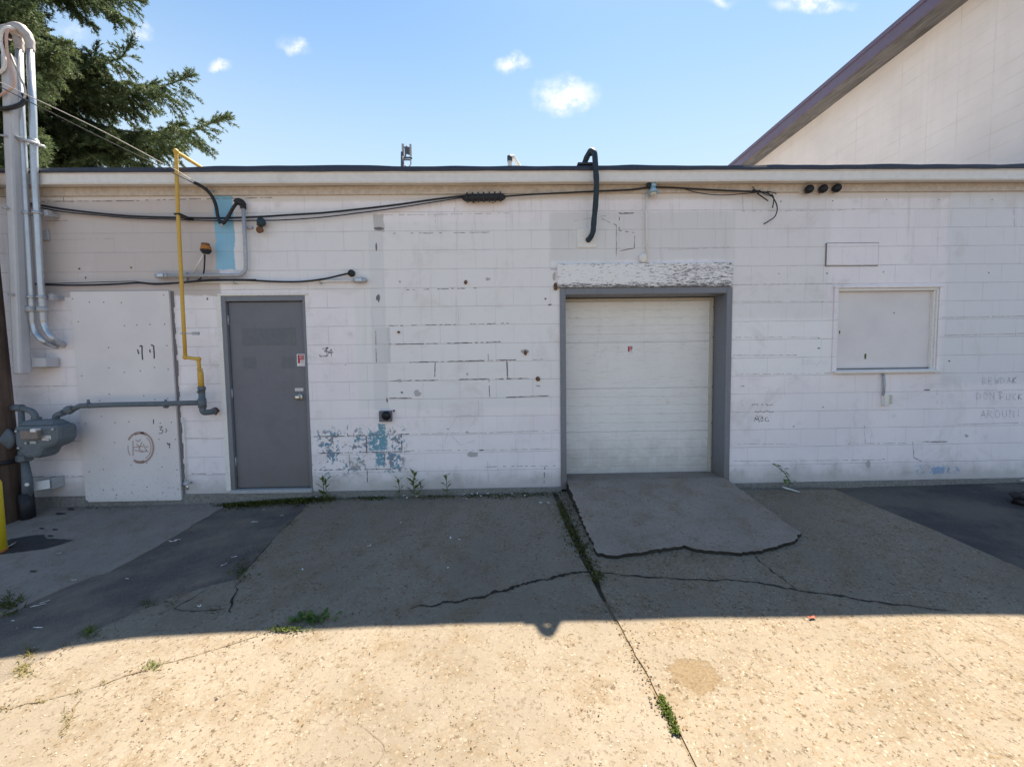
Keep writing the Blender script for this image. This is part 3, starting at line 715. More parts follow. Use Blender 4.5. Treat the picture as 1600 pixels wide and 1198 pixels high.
    L([(1145, 445), (1300, 443)], 1.2, 2, .2, 50); L([(1145, 471), (1300, 471)], 1, 2, .3, 51); L([(1145, 555), (1245, 555)], 1.3, 2, .1, 52); L([(1145, 585), (1300, 583)], 1.1, 2, .25, 53); L([(1145, 527), (1290, 527)], 1, 2, .3, 54)
    L([(1470, 496), (1600, 494)], 1.3, 2, .05, 55); L([(1470, 524), (1600, 521)], 1.3, 2, .05, 56); L([(1350, 665), (1352, 692)], 1.3, 2, .1, 57); L([(1325, 693), (1420, 692)], 1.2, 2, .2, 58); L([(1495, 663), (1600, 660)], 1.2, 2, .1, 59); L([(1426, 690), (1428, 715), (1440, 720)], 1.2, 1, .2, 60); L([(1243, 720), (1244, 745)], 1, 2, .1, 61); L([(1464, 608), (1464, 635)], 1, 2, .2, 62)
    L([(1145, 720), (1300, 719), (1380, 718)], 1.2, 2, .15, 63); L([(1145, 693), (1250, 694)], 1, 2, .3, 64); L([(1440, 690), (1480, 690)], 1.8, 1, .2, 65); L([(860, 421), (872, 421)], 1.3, 1, .1, 66)
    L([(25, 689), (130, 689)], 1, 2, .1, 67); L([(25, 745), (130, 744)], 1.3, 1, .1, 68); L([(290, 684), (352, 684)], 1.1, 2, .1, 69); L([(295, 740), (354, 740)], 1.2, 1, .2, 70); L([(20, 604), (110, 603)], 1.1, 2, .1, 71)
    # screw holes, chips and rust stains
    for p in ((623, 519, 2.4, 2, 3), (728, 441, 3, 3.6, 3), (820, 548, 7, 4, 2), (821, 551, 3.2, 3, 3), (840, 592, 3.4, 5, 3), (840, 603, 5, 1.6, 2), (868, 448, 3.6, 6, 3), (866, 432, 2.5, 9, 2), (652, 614, 6, 5, 2), (628, 613, 2, 2.4, 1), (625, 595, 5, 3.5, 2),
              (730, 584, 2, 2.5, 2), (592, 357, 8, 2.6, 1), (591, 466, 3, 6, 1), (588, 385, 1.4, 7, 1), (625, 440, 2, 2, 2), (763, 436, 4, 3, 2), (605, 625, 1.5, 4, 1), (859, 476, 3, 1.5, 1), (730, 675, 2, 2, 2), (700, 670, 3, 1, 2), (740, 710, 9, 5, 2), (753, 703, 4, 1.3, 1),
              (324, 467, 2, 2, 1), (124, 420, 2, 2, 3), (205, 418, 2, 1.6, 3), (134, 434, 1.5, 2, 1), (1220, 315, 1.3, 1.1, 1), (1301, 314, 1.3, 1.1, 1), (1385, 312, 1.2, 1, 1), (1467, 312, 1.2, 1, 1), (1550, 312, 1.3, 1, 1), (1217, 428, 1.4, 1.2, 2), (1292, 427, 1.6, 1.3, 1), (1380, 425, 1.2, 1, 1), (1545, 426, 1.4, 1.1, 1),
              (1279, 528, 1.4, 1, 1), (1279, 544, 2.6, 1.2, 1), (1483, 564, 2, 1.3, 1), (1448, 609, 5, 1.4, 1), (1356, 725, 4, 6, 2), (1510, 681, 3, 3, 2), (1286, 636, 1.3, 1, 1), (1240, 666, 1.3, 1, 1), (1380, 717, 3, 1, 2), (852, 467, 2, 1.5, 1), (1160, 603, 3, 1.5, 2), (540, 570, 1, 1, 2)):
        wallspot(mb, *p[:4], m=p[4])
    # writing on the wall
    K = lambda pix, wp=1.4, m=0: wallstrip(mb, pix, wp, 4+m, 0, .0018, .02)
    K([(504, 545), (513, 543), (507, 549), (513, 549), (512, 556), (500, 557)]); K([(500, 557), (500, 553)], 1.2); K([(510, 545), (511, 557)], 1.1)
    K([(518, 545), (513.5, 551), (521, 551), (517, 546), (518, 557)], 1.2)
    for y0, x0, x1, n in ((632, 1174, 1208, 9), (643, 1179, 1209, 8), (650, 1181, 1193, 3)):
        x = x0; rnd = random.Random(int(y0))
        for i in range(n):
            xx = x0 + (x1-x0)*i/n; wd = (x1-x0)/n
            if i in (3, 5) and n > 8: continue
            K([(xx, y0+rnd.uniform(-1, 1.5)), (xx+wd*.4, y0+rnd.uniform(-2, 1)), (xx+wd*.75, y0+rnd.uniform(-1, 2))], 1.1)
    K([(1179, 658), (1180, 652), (1182.5, 656), (1185, 652), (1186, 659)], 1.2); K([(1189, 658), (1188.5, 653), (1192, 652), (1192, 657), (1189.5, 658.5)], 1.1); K([(1200, 652), (1196, 652.5), (1195, 657), (1201, 658), (1200.5, 655.5)], 1.1); K([(1158, 627), (1161, 625)], 1.2, 1); K([(1157, 633), (1160, 631), (1162, 634)], 1.2, 1)
    # faded three-line scrawl at the right
    T = {'B': [(0, 0), (0, 10), (6, 8), (1, 5), (6, 2), (0, 0)], 'E': [(7, 0), (0, 0), (0, 5), (5, 5), (0, 5), (0, 10), (7, 10)], 'W': [(0, 0), (2, 10), (4, 4), (6, 10), (8, 0)], 'A': [(0, 10), (4, 0), (6, 6), (2, 6), (6, 6), (8, 10)], 'R': [(0, 10), (0, 0), (6, 2), (1, 5), (7, 10)],
         'D': [(0, 0), (0, 10), (6, 7), (6, 3), (0, 0)], 'O': [(3, 0), (0, 4), (1, 9), (5, 10), (7, 5), (3, 0)], 'N': [(0, 10), (0, 0), (6, 10), (6, 0)], 'T': [(0, 0), (8, 0), (4, 0), (4, 10)], 'U': [(0, 0), (0, 8), (4, 10), (6, 8), (6, 0)], 'P': [(0, 10), (0, 0), (6, 2), (5, 5), (0, 5)], 'I': [(2, 0), (2, 10)], 'M': [(0, 10), (1, 0), (4, 6), (7, 0), (8, 10)], 'S': [(6, 0), (0, 2), (5, 6), (0, 10)], 'F': [(7, 0), (0, 0), (0, 5), (5, 5), (0, 5), (0, 10)], 'C': [(6, 0), (1, 2), (1, 8), (6, 10)], 'K': [(0, 0), (0, 10), (0, 5), (6, 0), (0, 5), (6, 10)], 'G': [(6, 0), (0, 3), (1, 9), (6, 9), (6, 6)], '1': [(2, 0), (2, 10)]}
    def word(s, px, py, h, m, sl=-.025, adv=9.5):
        x = px
        for ch in s:
            if ch in T: K([(x+a*h/11, py+b*h/10+(x-px)*sl) for a, b in T[ch]], 1.3, m)
            x += adv*h/10.0
    word('BEWDAK', 1535, 590, 10, 1); word('DONT', 1526, 613, 11, 1); word('FUCK', 1563, 615, 10, 1); word('AROUN1', 1532, 641, 12, 1)
    # scuffs near window, loops over the wall
    for i in range(9): K([(1252+i*4.6, 572-random.uniform(0, 5)), (1257+i*4.6, 566-random.uniform(0, 6))], .9, 1)
    K([(703, 668), (715, 650), (735, 648), (748, 658)], .9, 1); K([(695, 690), (700, 675), (720, 695), (742, 688)], .9, 1)
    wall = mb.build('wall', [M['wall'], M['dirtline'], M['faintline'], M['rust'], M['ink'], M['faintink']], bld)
    # bolts left in the wall
    for px, py, r in ((623, 519, .011), (821, 551, .02), (841, 592, .02), (868, 450, .022), (728, 441, .014)):
        c = W(px, py, .012); MB().blob((c.x, c.y, c.z), r, .018, r*1.2, 0, 8, 6, .5, px).build('anchor_bolt', M['rust'], wall)
    # foundation
    mb = MB()
    for xa, xb in ((XL, DOOR[0]+.0), (DOOR[0], DOOR[1]), (DOOR[1], GAR[0]), (GAR[1], XR)):
        top = -.003 if (xa, xb) != (DOOR[0], DOOR[1]) else DOOR[2]-.004
        mb = MB(); n = max(2, int((xb-xa)/.15))
        for i in range(n):
            a, b = xa+(xb-xa)*i/n, xa+(xb-xa)*(i+1)/n
            ya, yb = (-.018-.012*noise.noise(Vector((q*2.3, 3, 0))) for q in (a, b))
            ja, jb = (-.012*max(0, noise.noise(Vector((q*3.1, 9, 0)))) for q in (a, b))
            mb.quad((a, ya, -1), (b, yb, -1), (b, yb, top+jb), (a, ya, top+ja)); mb.quad((a, ya, top+ja), (b, yb, top+jb), (b, .1, top), (a, .1, top))
        mb.build('foundation', M['foundation'], bld)
    # eaves
    mb = MB()
    prof = [(-.02, FASC0+.012), (-FOFF+.012, FASC0+.006), (-FOFF-.004, FASC0), (-FOFF-.010, FASC0+.012), (-FOFF, FASC0+.020), (-FOFF, FASC1-.014), (-FOFF-.012, FASC1-.008), (-FOFF-.012, FASC1), (-.02, FASC1)]
    n = 26; x0, x1 = XL-.05, XR
    for i in range(n):
        a, b = x0+(x1-x0)*i/n, x0+(x1-x0)*(i+1)/n
        dz = lambda q: .005*noise.noise(Vector((q*.8, 0, 0)))
        for (ya, za), (yb, zb_) in zip(prof, prof[1:]):
            mb.quad((a, ya, za+dz(a)), (a, yb, zb_+dz(a)), (b, yb, zb_+dz(b)), (b, ya, za+dz(b)))
    mb.build('fascia', M['fascia'], bld)
    mb = MB(); mb.box(XL, XR, -.022, -.001, FASC0-.075, FASC0+.010); mb.build('soffit_trim', M['soffit'], bld, .004)  # brown trim; its colour also stands for the shade under the fascia
    # roof membrane turned over the edge
    mb = MB(); n = 160
    def top(q): return FASC1 + .060 + .012*noise.noise(Vector((q*1.1, 2, 0))) + .008*noise.noise(Vector((q*3.3, 5, 0))) + (.018 if -3.3 < q < -.9 else 0)*max(0, math.sin((q+3.3)*1.31))
    rows = lambda q: [(-FOFF-.016, FASC1-.004+.004*noise.noise(Vector((q*4, 8, 0)))), (-FOFF-.020, FASC1+.02), (-FOFF-.008+.01*noise.noise(Vector((q*2, 4, 0))), top(q)-.012), (-FOFF+.03, top(q)), (.15, top(q)-.015), (.4, FASC1+.02), (12, FASC1+.02)]
    for i in range(n):
        a, b = XL-.06+(XR-XL+.06)*i/n, XL-.06+(XR-XL+.06)*(i+1)/n
        for k, ((p, q), (r, t)) in enumerate(zip(zip(rows(a), rows(b)), list(zip(rows(a), rows(b)))[1:])):
            mb.quad((a, *p), (b, *q), (b, *t), (a, *r), 1 if k == 5 else 0, True)
    mb.build('roof', [M['membrane'], M['roof_bounce']], bld)
    # entrance door
    x0, x1, z0, z1 = DOOR
    fr = MB(); fw = .045
    fr.box(x0+.001, x0+fw, -.008, .12, z0, z1-.001); fr.box(x1-fw*.55, x1-.001, -.008, .12, z0, z1-.001); fr.box(x0+fw, x1-fw*.55, -.006, .12, z1-fw*1.25, z1-.001)
    dl = MB(); dl.box(x0+fw+.006, x1-fw*.55-.005, .03, .075, z0+.022, z1-fw*1.25-.006)
    door = dl.build('door', M['door'], bld, .003)
    fr.build('door_frame', M['frame'], door, .004)
    th = MB(); th.box(x0+.002, x1-.002, -.03, .11, z0-.03, z0+.010); th.build('threshold', M['galv_dull'], door, .004)
    a, b = W(379, 540, -.03), W(462, 512, -.03)
    pt = MB(); pt.box(a.x, b.x, .0285, .032, a.z, b.z); pt.build('cover_plate', M['doorpatch'], door, .001)
    for px0, px1 in ((381, 400), (440, 460)):
        a, b = W(px0, 576, -.03), W(px1, 557, -.03); pt = MB(); pt.box(a.x, b.x, .0290, .032, a.z, b.z); pt.build('filled_patch', M['doorpatch'], door)
    for py in (500, 615, 722):
        c = W(352+(py-462)*.043, py, .0); h = MB(); h.cyl((x0+fw+.001, .022, c.z-.05), (x0+fw+.001, .022, c.z+.05), .008, 10); h.build('hinge', M['galv_dull'], door)
    c = W(468.5, 620, -.03); k = MB(); k.lathe((c.x, .03, c.z), (0, -1, 0), [(0, .034), (.006, .034), (.010, .026), (.012, .014), (.035, .013), (.040, .026), (.055, .031), (.068, .026), (.074, .012), (.0745, .002)], 18); k.build('door_knob', M['brass'], door)
    a, b = W(461, 611, -.03), W(474, 606, -.03); k = MB(); k.box(a.x, b.x, .0275, .032, a.z, b.z); k.build('label_plate', M['galv'], door)
    def sticker(px0, py0, px1, py1, yv, par):
        a, b = W(px0, py1, -yv), W(px1, py0, -yv); st = MB(); wd, ht = b.x-a.x, b.z-a.z
        st.box(a.x, b.x, yv-.0018, yv+.001, a.z, b.z, 0)
        X = lambda f: a.x+wd*f
        Z = lambda f: a.z+ht*f
        st.box(X(.12), X(.88), yv-.0026, yv-.0017, Z(.55), Z(.93), 1); st.box(X(.12), X(.38), yv-.0026, yv-.0017, Z(.24), Z(.55), 1)
        for f in (.66, .80): st.box(X(.3), X(.78), yv-.0032, yv-.0025, Z(f), Z(f+.05), 2)
        for f in (.28, .38, .47): st.box(X(.42), X(.85), yv-.0026, yv-.0017, Z(f), Z(f+.035), 1)
        for f in (.06, .13): st.box(X(.15), X(.85), yv-.0026, yv-.0017, Z(f), Z(f+.03), 2)
        return st.build('sticker', [M['paper'], M['red'], M['stickerink']], par)
    sticker(464.5, 553, 476, 572, .03, door)
    # worn wooden strip over the door
    hd = MB(); a = W(341, 461); b = W(481, 456); hd.slab([Vector((a.x, -.014, z1+.002)), Vector((b.x, -.014, z1+.002)), Vector((b.x, -.014, z1+.026)), Vector((a.x, -.014, z1+.026))], .013); hd.build('door_header', M['whitepaint'], bld, .003)
    jb = MB(); jb.box(x0-.05, x0-.002, -.010, .0, z0, z1+.002); jb.build('door_casing', M['whitepaint'], bld, .002)
    # roller door and its opening
    x0, x1, z0, z1 = GAR; tw = .058
    dp = .27
    fr = MB()
    fr.box(x0-.004, x0+tw, -.022, dp, z0-.03, z1-.001); fr.box(x1-tw, x1+.004, -.022, dp, z0-.03, z1-.001); fr.box(x0+tw, x1-tw, -.020, dp, z1-.065, z1+.006)
    gd = MB(); gx0, gx1 = x0+tw+.002, x1-tw-.045; gz0, gz1 = z0+.035, z1-.075-.03
    seams = [0, .263, .517, .775, 1]                                # four sections, as in the photo from the bottom up
    seams = [0, .255, .505, .768, 1]
    for i in range(4):
        za, zb_ = gz0+(gz1-gz0)*seams[i], gz0+(gz1-gz0)*seams[i+1]; h = zb_-za
        smooth = (i == 2)
        rows_ = [(dp+.004, za), (dp-.004, za+.006), (dp-.004, za+.018), (dp, za+.024)]
        if not smooth:
            for k in range(1, 5):
                zc = za + h*k/5; rows_ += [(dp, zc-.007), (dp+.006, zc-.003), (dp+.006, zc+.003), (dp, zc+.007)]
        rows_ += [(dp, zb_-.008), (dp+.006, zb_)]
        for (ya, zaa), (yb, zbb) in zip(rows_, rows_[1:]): gd.quad((gx0, ya, zaa), (gx1, ya, zaa), (gx1, yb, zbb), (gx0, yb, zbb), 0)
    garage = gd.build('roller_door', M['garage'], bld)
    fr.build('door_frame', M['frame'], garage, .005)
    tr = MB(); tr.box(gx0, x1-tw, dp-.012, dp+.03, gz1+.001, gz1+.032); tr.box(gx1+.001, gx1+.044, dp-.014, dp+.03, z0+.02, gz1); tr.box(gx1+.015, gx1+.030, dp-.022, dp-.015, z0+.02, gz1+.01)
    tr.build('stop_moulding', M['pale_beige'], garage, .003)
    for py in (480, 527, 604, 660, 715):
        c = W(1113, py, -dp); MB().lathe((gx1+.036, dp-.014, c.z), (0, -1, 0), [(0, .006), (.004, .006), (.006, .001)], 8).build('screw', M['rust'], garage)
    bs = MB(); bs.box(gx0, gx1, dp-.010, dp+.02, z0+.008, gz0-.001); bs.build('bottom_seal', M['black'], garage, .003)
    sticker(980, 540, 989, 552.5, dp, garage)
    a, b = W(871, 449.5, .03), W(1145.5, 410, .03)
    lb = MB(); lb.box(a.x, b.x, -.035, -.001, z1+.007, b.z); lb.build('lintel_board', M['peeling'], bld, .004, origin=None)
    # bare patch round plate, conduit box handled apart; boarded window
    x0, x1, z0, z1 = WIN
    bd = MB(); bd.box(x0+.015, x1-.045, .045, .06, z0+.015, z1-.03)
    brd = bd.build('window_board', M['panel'], bld)
    fr = MB(); fr.box(x0+.001, x0+.014, -.004, .09, z0, z1); fr.box(x1-.044, x1-.022, .010, .09, z0, z1-.03); fr.box(x1-.022, x1-.001, -.004, .09, z0, z1-.001); fr.box(x0+.014, x1-.022, -.002, .09, z1-.028, z1-.001)
    fr.build('window_frame', M['whitepaint'], brd, .003)
    si = MB(); si.hexa([(x0-.03, -.05, z0-.035), (x1+.03, -.05, z0-.035), (x1+.03, .03, z0-.035), (x0-.03, .03, z0-.035), (x0-.03, -.05, z0-.012), (x1+.03, -.05, z0-.012), (x1+.03, .03, z0-.002), (x0-.03, .03, z0-.002)])
    si.build('window_sill', M['whitepaint'], brd, .004)
    dk = MB(); dk.box(x0+.02, x1-.04, .030, .046, z0+.002, z0+.016); dk.build('dark_edge_strip', M['dirtline'], brd)  # dark strip along the bottom of the board
    for px, py, rx, ry in ((1312, 519, 1.2, 4), (1397, 489, 1.4, 1.6), (1352, 557, 2.4, 6)):
        sp = MB(); p = W(px, py, -.044); n = 0; r = random.Random(px)
        for k in range(8): t = 2*math.pi*k/8; sp.v.append(Vector((p.x+rx/150*math.cos(t)*r.uniform(.6, 1.1), .0440, p.z+ry/150*math.sin(t)*r.uniform(.6, 1.1))))
        sp.face(range(n+7, n-1, -1)); sp.build('knot_hole', M['stem'], brd)
    hb = MB(); hb.box(x0-.05, x1+.035, -.020, -.001, z1+.002, z1+.030); hb.box(x1+.001, x1+.034, -.016, -.001, z0-.02, z1+.001); hb.box(x0-.045, x0-.001, -.016, -.001, z0-.02, z1+.001)
    hb.build('window_casing', M['wall'], bld, .003)
    # blank plate, painted over
    a, b = W(1290, 415.5), W(1372, 380)
    pl = MB(); pl.box(a.x, b.x, -.010, -.001, a.z, b.z); pl.build('painted_plate', M['wall'], bld, .003)
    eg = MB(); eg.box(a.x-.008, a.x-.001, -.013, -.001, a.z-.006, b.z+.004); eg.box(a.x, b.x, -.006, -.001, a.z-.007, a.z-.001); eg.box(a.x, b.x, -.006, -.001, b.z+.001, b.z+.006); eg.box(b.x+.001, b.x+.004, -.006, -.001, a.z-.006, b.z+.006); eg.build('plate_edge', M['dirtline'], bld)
    # boarded-up doorway: painted panel over the left bay
    q = [W(115, 457, .02), W(267, 454, .02), W(283, 780, .02), W(133, 784, .02)]
    xa, xb = (q[0].x+q[3].x)/2, (q[1].x+q[2].x)/2; zt, zb_ = (q[0].z+q[1].z)/2, (q[2].z+q[3].z)/2
    pb = MB(); r = .03; out = [(xa+r, zb_), (xb-.008, zb_), (xb, zb_+.01), (xb, zt-.01), (xb-.01, zt), (xa+.005, zt), (xa, zt-.005), (xa, zb_+r)]
    pb.slab([Vector((x, -.034, z)) for x, z in out], .033, 0)
    gm = pb
    def Kp(pix, wp, m):
        pts = [W(*p, .034) for p in pix]
        for a, b in zip(pts, pts[1:]):
            t = (b-a).normalized(); nn = Vector((-t.z, 0, t.x)); w_ = wp/146
            u = Vector((0, -.0012, 0)); gm.quad(a-nn*w_*.5+u, b-nn*w_*.5+u, b+nn*w_*.5+u, a+nn*w_*.5+u, m+1)
    for s in ([(215, 546), (217, 553)], [(218, 541), (222, 540), (222, 552), (223, 562)], [(234, 546), (235, 551)], [(236, 539), (240, 540), (241, 552), (241, 560)]): Kp(s, 2.0, 0)
    Kp([(249, 667), (254, 666), (250, 671), (255, 672), (253, 677), (248, 677)], 1, 0); Kp([(259, 669), (261, 673), (258, 675)], 1, 0); Kp([(261, 691), (263, 695), (265, 692), (265, 700)], 1.3, 0); Kp([(240, 655), (240, 662)], 1.4, 0)
    cx, cy, rr = 219, 699, 21
    def arc(a0, a1, r, wp, m=1):
        n = max(2, int(abs(a1-a0)/12)); Kp([(cx+r*.95*math.cos(R(a0+(a1-a0)*i/n)), cy-r*1.08*math.sin(R(a0+(a1-a0)*i/n))) for i in range(n+1)], wp, m)
    arc(150, -110, 22, 3.0); arc(115, 60, 21, 4); arc(55, -60, 18, 1.3); arc(-70, -120, 21, 4); arc(170, 215, 20, 1.2)
    for s in ([(208, 688), (208, 712)], [(212, 687), (216, 690), (220, 686)], [(209, 699), (220, 697), (232, 698)], [(210, 703), (222, 706), (230, 704)], [(222, 690), (217, 702), (224, 705)], [(213, 693), (219, 700)], [(226, 699), (231, 706)]): Kp(s, 1.4, 1)
    panel = pb.build('painted_panel', [M['panel'], M['ink'], M['brownink']], bld)
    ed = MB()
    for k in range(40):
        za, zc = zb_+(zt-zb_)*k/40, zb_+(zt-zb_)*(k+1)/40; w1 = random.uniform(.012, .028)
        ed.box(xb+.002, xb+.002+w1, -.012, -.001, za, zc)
    ed.build('dark_edge_strip', M['dirtline'], panel)  # strip coloured dark to stand for the shaded gap beside the panel
    rnd = random.Random(3)
    for j in range(9):
        for i in range(7):
            if rnd.random() < .35: continue
            x = xa+.05+(xb-xa-.1)*i/6+rnd.uniform(-.03, .03); z = zb_+.12+(zt-zb_-.2)*j/8+rnd.uniform(-.05, .05)
            MB().lathe((x, -.034, z), (0, -1, 0), [(0, .0065), (.002, .006), (.003, .001)], 7).build('screw', M['dirtline'], panel)
build_building()

# ------------------------------------------------------------------ things fixed to the wall
def P(pts, o=None):
    """pixel points, each (px, py) or (px, py, off), to places"""
    return [W(p[0], p[1], p[2] if len(p) > 2 else o) for p in pts]
def cable(name, label, cat, pts, r, m, o=.02, group=None, n=6, parent=None, k=7):
    mb = MB(); mb.tube(smooth_path(P(pts, o), n), r, k)
    ob = mb.build(name, m, parent)
    return ob if parent is not None else tag(ob, label, cat, group)
def strap(mb, c, r, m=0, wd=.02, tab=.03):
    mb.box(c.x-r-tab, c.x+r+tab, -.006, -.001, c.z-wd/2, c.z+wd/2, m); mb.tube([(c.x, c.y, c.z-wd/2), (c.x, c.y, c.z+wd/2)], r+.004, 12, m)

def build_wall_things():
    # --- yellow pipe and the grey gas line it rises from
    root = thing('gas_riser_pipe', 'yellow gas pipe climbing the wall and bending over the roof edge', 'pipe', W(316, 625, .17))
    run = P([(275, 237), (278, 330), (281.5, 400), (285.5, 480), (289.5, 556)], .17) + P([(289.5, 558), (310, 561), (312.5, 585)], .17)
    mb = MB(); back = run[0] + Vector((0, .52, -.0))
    pts = round_path([back + Vector((0, 0, -.55)), back, run[0], *run[1:5]], .04) ; mb.tube(pts, .0175, 12)
    mb.tube(round_path([run[4], run[5], run[6], run[7]], .03), .0175, 12); mb.build('pipe_run', M['yellow'], root)
    for p in (run[0], run[5], run[6]): MB().blob(p, .026, .026, .026, 0, 12, 8).build('elbow', M['yellow'], root)
    a, b = W(313, 582, .17), W(314.5, 604, .17); MB().tube([a+Vector((0, 0, .02)), a, b], [.02, .027, .027], 12).build('reducer', M['yellow'], root)
    ring = W(312.5, 578, .17); MB().cyl(ring, ring+Vector((0, 0, .012)), .028, 12).build('coupling', M['yellow'], root)
    c = W(278.5, 335, .17); mb = MB(); mb.box(c.x-.03, c.x+.03, c.y-.02, -.001, c.z-.008, c.z+.008); mb.build('clamp', M['black'], root)
    c = W(287, 521, .17); mb = MB(); mb.tube([c+Vector((-.02, -.02, 0)), c+Vector((.07, -.005, 0)), c+Vector((.09, .0, 0))], .005, 6); mb.box(c.x+.09, c.x+.155, c.y-.012, c.y+.012, c.z-.016, c.z+.014); mb.build('clamp', M['galv_dull'], root)

    root = thing('gas_line', 'dark grey gas pipe running level from the meter to the yellow pipe', 'pipe', W(210, 632, .17))
    a = P([(113, 640), (125, 634), (180, 632), (240, 631), (313, 629)], .17); MB().tube(a, .026, 12).build('pipe_run', M['gasgrey'], root)
    u = P([(98, 645), (104, 642), (106, 641), (108, 640.5), (114, 638)], .17); MB().tube(u, [.034, .034, .046, .046, .034], 8, flat=True).build('union', M['gasgrey'], root)
    e = W(316, 629, .17); top = W(315, 604, .17); mb = MB()
    mb.tube([top, top+Vector((0, 0, -.035)), top+Vector((0, 0, -.036)), e+Vector((0, 0, .045)), e+Vector((0, 0, .044)), e+Vector((0, 0, -.05))], [.036, .036, .030, .030, .038, .038], 12); mb.build('tee', M['gasgrey'], root)
    mb = MB(); mb.blob(W(311, 612, .19), .016, .03, .016); mb.build('valve', M['gasgrey'], root)
    q = round_path([e+Vector((0, 0, -.04)), W(317, 645, .17), W(333, 643, .10), W(334, 642, -.02)], .05); MB().tube(q, .030, 12).build('elbow', M['gasgrey'], root)
    for px in (138, 259): c = W(px, 627, .17); mb = MB(); mb.tube([c+Vector((-.012, 0, -.04)), c+Vector((.012, 0, -.04))], .031, 12); mb.box(c.x-.010, c.x+.010, c.y-.006, c.y+.006, c.z-.012, c.z+.02); mb.build('hanger', M['gasgrey'], root)
    mb = MB(); c = W(336, 642); n0 = len(mb.v)
    for k in range(10): t = .628*k; mb.v.append(Vector((c.x+.05*math.cos(t)*random.uniform(.7, 1.1), -.004, c.z+.045*math.sin(t)*random.uniform(.7, 1.1))))
    mb.face(range(n0+9, n0-1, -1)); mb.build('rust_collar', M['rust'], root)

    # --- gas meter
    mo = .27
    root = thing('gas_meter', 'dark grey gas meter with riser and regulator at the left end of the wall', 'gas meter', W(78, 716, mo))
    L, Rr, T, B = W(40, 690, mo).x, W(108, 690, mo).x, W(75, 662, mo).z, W(75, 713, mo).z
    mb = MB()     # body: two drums side by side under a flat top casting
    cx = (L+Rr)/2; zt = T; w2 = (Rr-L)/2
    prof = [(-1, .0), (-1, -.55), (-.86, -.82), (-.55, -.98), (-.1, -1.0), (.1, -.96), (.28, -.72), (.55, -.68), (.85, -.60), (1, -.42), (1.02, -.15), (.98, .0)]
    pts = [Vector((cx+a*w2, -mo-.10, zt+b*(zt-B))) for a, b in prof]; mb.slab(list(reversed(pts)), .20)
    body = mb.build('meter_body', M['gasgrey'], root, .035)
    mb = MB(); mb.hexa([(L+.02, -mo-.09, zt-.002), (Rr-.05, -mo-.09, zt-.002), (Rr-.05, -mo+.09, zt-.002), (L+.02, -mo+.09, zt-.002), (L+.06, -mo-.05, zt+.045), (Rr-.09, -mo-.05, zt+.045), (Rr-.09, -mo+.05, zt+.045), (L+.06, -mo+.05, zt+.045)]); mb.build('top_casting', M['gasgrey'], body, .012)
    a, b = W(36, 686, mo+.12), W(62, 672, mo+.12); mb = MB(); mb.box(a.x, b.x, -mo-.145, -mo-.095, a.z, b.z); ix = mb.build('index_box', worn('index_cover', (.20, .165, .15), .6), body, .008)
    a, b = W(47, 674, mo+.15), W(55, 670, mo+.15); mb = MB(); mb.box(a.x, b.x, -mo-.15, -mo-.10, a.z-.006, b.z); mb.build('index_window', M['whitewire'], body)
    a, b = W(48, 693, mo+.10), W(57, 689, mo+.10); mb = MB(); mb.box(a.x, b.x, -mo-.106, -mo-.099, a.z, b.z); mb.build('badge', M['galv_dull'], body)
    for a_, b_ in ((.10, -.16), (.92, -.12), (.5, -.10), (.30, -.52), (.12, -.66), (.80, -.44)):
        q = Vector((L+(Rr-L)*a_, -mo-.105, zt+b_*(zt-B))); MB().lathe(q, (0, -1, 0), [(0, .012), (.012, .012), (.0125, .004)], 6).build('bolt', M['galv_dull'], body)
    a, b = W(66, 688, mo+.10), W(80, 680, mo+.10); mb = MB(); mb.box(a.x, b.x, -mo-.104, -mo-.099, a.z, b.z); mb.build('nameplate', M['galv'], body)
    ro = .25
    mb = MB(); mb.tube(round_path(P([(88, 663), (86.5, 649), (99, 645)], ro-.05), .05), .030, 12); mb.build('outlet_pipe', M['gasgrey'], root)
    mb = MB(); mb.tube(round_path(P([(57, 662), (54, 644), (38, 638), (9, 637)], ro), .06), .028, 12); mb.build('inlet_pipe', M['gasgrey'], root)
    c = W(57, 656, ro); MB().tube([c, c+Vector((0, 0, .03))], .038, 8, flat=True).build('inlet_nut', M['gasgrey'], root)
    c = W(27, 637, ro); MB().tube([c+Vector((-.04, 0, 0)), c+Vector((.05, 0, 0))], .036, 12).build('tee', M['gasgrey'], root)
    mb = MB(); mb.tube(P([(33, 640), (36, 700), (38, 716)], ro), .024, 12); mb.tube(P([(39, 722), (43, 752), (43, 775)], ro), [.03, .042, .042], 12); mb.build('riser_pipe', M['gasgrey'], root)
    mb = MB(); mb.tube(P([(37, 701), (37.3, 705), (38, 709), (38, 711), (38.6, 719), (39, 722)], ro), [.028, .044, .044, .062, .062, .03], 8, flat=True); v = mb.build('shutoff_valve', M['gasgrey'], root)
    a, b = W(40, 770, ro), W(43, 795, ro); b.z = zg(b.x, b.y)-.02; MB().tube([a, b], .058, 14).build('riser_sleeve', M['black'], root)
    c = W(5, 686, ro+.06); mb = MB(); mb.lathe(c+Vector((0, .07, 0)), (0, -1, 0), [(0, .03), (.02, .07), (.05, .105), (.062, .118), (.076, .118), (.09, .10), (.12, .05), (.15, .04), (.155, .02)], 18); rg = mb.build('regulator', M['gasgrey'], root)
    MB().tube([c+Vector((.09, .02, .02)), W(30, 681, ro)], .03, 10).build('regulator_arm', M['gasgrey'], root)
    c = W(42, 757, ro+.05); MB().blob((c.x, c.y, c.z), .022, .012, .02).build('pipe_tag', M['whitewire'], root)

    # --- mast, conduits
    root = thing('service_mast', 'square grey metal mast standing off the wall at the left edge', 'mast', W(25, 585, .2))
    a, b = W(18, 585, .26), W(31.5, 585, .26); tp, ta = W(0, 140, .26), W(13, 140, .26)
